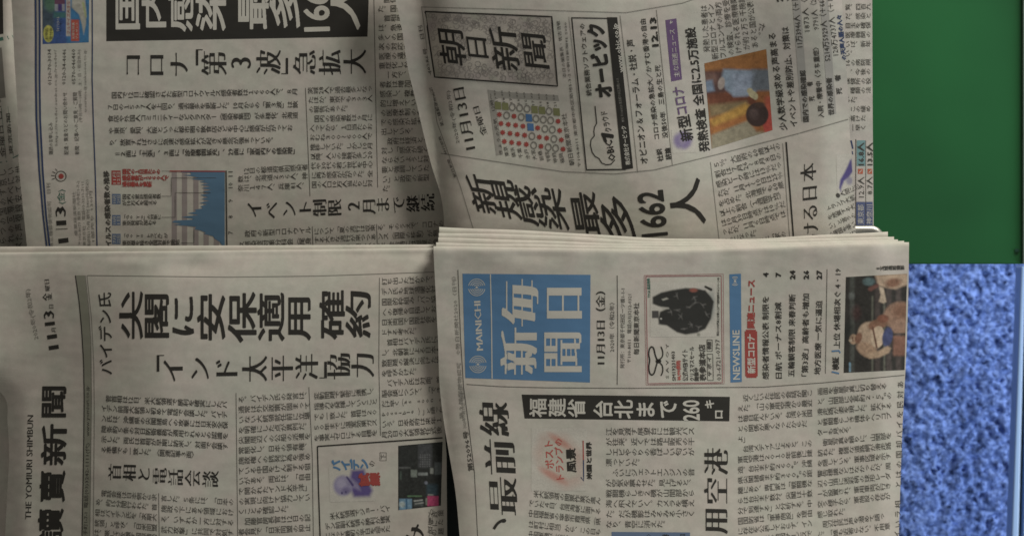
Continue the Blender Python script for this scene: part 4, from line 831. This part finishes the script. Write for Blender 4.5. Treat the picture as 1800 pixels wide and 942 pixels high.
D_.begin("news_tab", "red", 1); D_.fill((1309, 582), (1331, 582), (1332, 661), (1310, 661)); D_.line([(1311, 580.5), (1329, 580.5)], 2.6); D_.line([(1312, 662.4), (1330, 662.4)], 2.6); D_.begin("news_tab_text", "white", 2); D_.H("新型コロナ", 1321, 656, 1320, 587, 15, weight=bold(.03)); D_.begin("news_headline", "red", 2); D_.H("関連ニュース", 1320, 577, 1321, 492, 14.5, weight=bold(.035))
D_.begin("contents_text", "black", 2)
for s, n_, a in [("感染者情報公表 制限を", "4", (1346, 666, 1346, 521)), ("日航 ボーナス8割減", "7", (1369, 665, 1368, 531)), ("五輪観客制限 来春判断", "24", (1391, 662, 1393, 517)), ("「第3波」高齢者も増加", "26", (1415, 661, 1417, 516)), ("地方医療 一気に逼迫", "27", (1437, 658, 1440, 528))]:
    D_.H(s, *a, 12.6, weight=bold(.012)); x = a[2]; D_.H(n_, x, 491 if len(n_) > 1 else 487, x, 475 if len(n_) > 1 else 479, 12.5, weight=bold(.045))
D_.H("検証", 1469, 650, 1469, 627, 12.5, weight=bold(.03)); D_.H("上位 休場相次ぐ 4・19", 1471, 612, 1473, 472, 12.5, weight=bold(.012)); D_.begin("contents_mark", "skyblue", 2); D_.line([(1462, 653), (1475, 656)], 2.6); D_.line([(1462, 617), (1475, 616), (1477, 620)], 2.6)
D_.begin("contents_rule", "text", 2); D_.line([(1454, 473), (1451, 656)], 1); D_.V("＝玉城達郎撮影", 1540, 472, 1590, 470, 8.5, weight=bold(.03))
def paint_sumo(c):
    c.all((42, 40, 36)); c.rect(1494, 480, 1502, 660, (62, 64, 58), 4)
    for x in (1538, 1558, 1575): c.rect(x, 480, x + 9, 660, (64, 56, 52), 4)
    for x in (1532, 1553): c.rect(x, 520, x + 3, 660, (84, 84, 72), 3)
    c.ell(1527, 495, 10, 7, (72, 92, 92), soft=.6); c.ell(1497, 520, 5, 6, (92, 96, 92), soft=.9, a=.6)
    skin = (150, 126, 102); sk2 = (112, 78, 58); sk3 = (92, 62, 48)
    c.poly([(1538, 483), (1596, 480), (1596, 500), (1574, 508), (1560, 506), (1544, 502)], skin, soft=2.5); c.ell(1570, 497, 14, 8, sk2, rot=-10, soft=.7); c.poly([(1545, 503), (1553, 506), (1556, 520), (1558, 530), (1553, 533), (1545, 530), (1548, 518)], (152, 134, 112), soft=1.5); c.seg(1530, 508, 1542, 502, 4, 3, (92, 58, 50), 3)
    c.ell(1577, 552, 26, 20, (122, 92, 72), rot=-30, soft=.25); c.ell(1584, 546, 14, 12, sk2, rot=-20, soft=.8); c.poly([(1562, 572), (1585, 560), (1594, 566), (1592, 585), (1572, 585)], (128, 98, 78), soft=2); c.rect(1570, 590, 1596, 625, (110, 74, 58), 5)
    c.ell(1530, 590, 25, 22, skin, rot=70, soft=.15); c.ell(1543, 570, 18, 9, sk2, rot=-15, soft=.3); c.ell(1552, 560, 10, 7, (108, 66, 48), soft=.4); c.ell(1524, 615, 20, 12, (138, 110, 86), rot=30, soft=.3)
    c.ell(1543, 592, 12, 19, (166, 144, 118), rot=8, soft=.15); c.seg(1534, 575, 1541, 610, 1.6, 1.6, sk3, 2); c.ell(1560, 592, 9, 17, (52, 58, 92), rot=10, soft=.3)
    c.poly([(1522, 622), (1542, 618), (1560, 608), (1566, 612), (1562, 620), (1545, 628), (1528, 630)], (148, 122, 96), soft=2); c.ell(1500, 596, 7, 9, (146, 118, 92), soft=.25); c.ell(1509, 594, 6, 10, (106, 72, 54), rot=20, soft=.4); c.rect(1498, 592, 1500, 600, (80, 52, 40), 1.5); c.ell(1495, 598, 3, 3, (160, 140, 116), soft=.6)
    c.ell(1505, 550, 8, 12, (70, 40, 38), soft=1, a=.5); c.seg(1494, 638, 1494, 652, 1.6, 1.6, (92, 124, 142), 1.5); c.ell(1490, 580, 8, 16, (30, 34, 30), soft=1, a=.8); c.noise(.12, 4, 12)
D_.picture("printed_photo", (1487, 487), (1594.5, 481), (1590, 650), (1483, 655), paint_sumo, label="colour photo of sumo wrestlers in the ring")
D_.begin("headline_panel", "black", 1); D_.fill((917, 693), (1283, 697), (1282, 740), (922, 735))
D_.begin("headline_panel_text", "white", 2)
for ch, x0, x1, yc in [("福", 930, 961, 716), ("建", 963, 995, 716), ("省", 997, 1029, 717), ("台", 1043, 1077, 719), ("北", 1079, 1113, 719), ("ま", 1117, 1152, 720), ("で", 1156, 1191, 719)]: D_.glyph(ch, (x0 + x1) / 2, yc, (x1 - x0) * 1.04, 34, (1, .01), (0, -1), weight=bold(.018, .022), res=3)
D_.H("260", 1214, 739, 1213, 703, 40, weight=bold(.02, .02), res=3); D_.glyph("キ", 1247, 710, 18, 17, weight=bold(.03)); D_.glyph("ロ", 1263, 728, 18, 18, weight=bold(.03))
D_.begin("headline", "black", 2)
for ch, x, y, al, cr, wt in [("線", 869, 735, 58, 62, .034), ("前", 879, 803, 60, 64, .036), ("最", 884, 871, 56, 68, .036)]: D_.glyph(ch, x, y, al, cr, (1, .05), (-.05, -1), weight=roman(wt), res=4)
D_.line(smooth2([(868, 929), (874, 920), (881, 915), (889, 913)]), 5); D_.disc(885, 914.5, 5, 3.4)
for ch, x, y in [("港", 1259, 811), ("空", 1259, 862), ("用", 1258, 914), ("軍", 1257, 966)]: D_.glyph(ch, x, y, 47, 48, (1, .02), (0, -1), weight=roman(.034), res=4)
def paint_logo(c):
    c.poly([(954, 768), (992, 768), (1024, 800), (1018, 846), (996, 856), (956, 828), (944, 796)], (152, 92, 76), a=.45, soft=16); c.poly([(957, 775), (982, 768), (1010, 796), (1016, 836), (1000, 842), (966, 826), (950, 812)], (152, 146, 132), soft=5); c.ell(985, 776, 22, 6, (158, 90, 74), rot=35, soft=.9, a=.6); c.ell(972, 836, 24, 6, (160, 88, 72), rot=30, soft=.9, a=.6)
D_.picture("feature_ground", (934, 752), (1032, 752), (1032, 862), (934, 862), paint_logo)
D_.begin("feature_title", "brightred", 2); D_.H("ポスト", 967, 823, 964, 774, 17, weight=bold(.02), shear=(-1, .12)); D_.H("トランプの", 985, 842, 981, 770, 16, weight=bold(.02), shear=(-1, .12)); D_.begin("feature_title", "black", 2); D_.H("風景", 1005, 830, 1003, 787, 18, weight=heavy(.035)); D_.H("米国と世界", 1036, 842, 1035, 776, 10, weight=bold(.05)); D_.begin("feature_rule", "red", 2); D_.line([(1025, 774), (1025.5, 808)], 2); D_.begin("feature_rule", "navy", 2); D_.line([(1025.5, 808), (1026, 845), (1021, 838)], 2)
D_.begin("article_text", "text", 2)
block(D_, ["江を見渡す展望台には観光バス", "が往来。近くでは路上販売の干", "しエビやのりの香ばしい匂いが", "漂っていた。", "　ふいにジェットエンジンの音", "が空気を震わせた。見上げると、", "戦闘機らしき２機が山間部から", "海へ飛んでいく。カメラを構え", "た。だが機影はみるみる小さく", "なり、青空に消えた。"], 1065, 758, 1221, 757, 18.1, 18.1, 15, n=14)
for s, a in [("米大統領選の開票作業が進ん", (938, 867, 1056, 880)), ("でいた４日、台湾海峡に面する", (930, 883, 1056, 898)), ("中国福建省の寧徳市霞浦県（県", (929, 901, 1056, 916)), ("は町村に相当）から、この日も", (929, 920, 1056, 935)), ("中国軍機が大陸から飛び立った", (929, 938, 1056, 953))]: D_.V(s, *a, 14)
D_.begin("map_print", "boxblue", 1); D_.fill((1075, 934), (1213, 935), (1213, 1020), (1075, 1020)); D_.begin("map_text", "black", 2); D_.H("台湾海峡周辺の", 1140, 1010, 1140, 938, 12); D_.H("軍用空港", 1170, 1000, 1170, 938, 14, weight=bold(.03)); D_.H("中国", 1200, 960, 1200, 938, 10)
D_.begin("article_text", "text", 2)
block(D_, ["　近くにいた住民の会話が聞こ", "えた。「山の軍用空港から最近", "は毎日飛んでいる。台湾や米国", "との関係が悪くなったからだ", "よ」", "　台湾メディアによると、この", "軍用空港は２０１０年前後に建", "造。台北まで約２６０㌔、沖縄", "県尖閣諸島まで約３６０㌔の距", "離にあり、専門家は「戦闘機な", "らは台北まで数分、尖閣は十数", "分で到達する」と分析する。中", "国国防省は「軍事施設」を理由", "に存在を公表しておらず、イン", "ターネット上の地図サービスで"], 1297, 700, 1428, 690, 17.95, 17.6, 14, n=14)
D_.begin("article_text", "text", 2)
block(D_, ["画面を衛星写真に切り替える", "と、山間部に全長約２・５㌔の", "滑走路が姿を現した。拡大する", "と戦闘機らしき機体やヘリコプ", "ターも見える。", "　衛星写真を頼りに、山間部を", "訪ねた。複雑な道路網が滑走路", "を隠している。軍事区域を示す", "警告標識などはなかったが、周", "辺の山頂に迷彩柄の球形レーダ", "ーが設置され、軍用車両が行き", "交う様子から、軍施設の存在が", "感じ取れた。", "　周辺住民は声を潜めて語っ", "た。「誰も近寄らない。不用意"], 1437, 688, 1568, 677, 18.0, 17.6, 14, n=14, dx1=-.25)
for i, s in enumerate(["あ", "対", "民", "を", "イ", "バ", "却", "国", "の", "は", "と", "　", "相", "ラ", "い", "イ"]): D_.V(s, 1577 - .35 * i, 676 + 17.5 * i, 1589 - .35 * i, 675 + 17.5 * i, 14)
D_.flush()
bpy.data.objects.remove(_co)
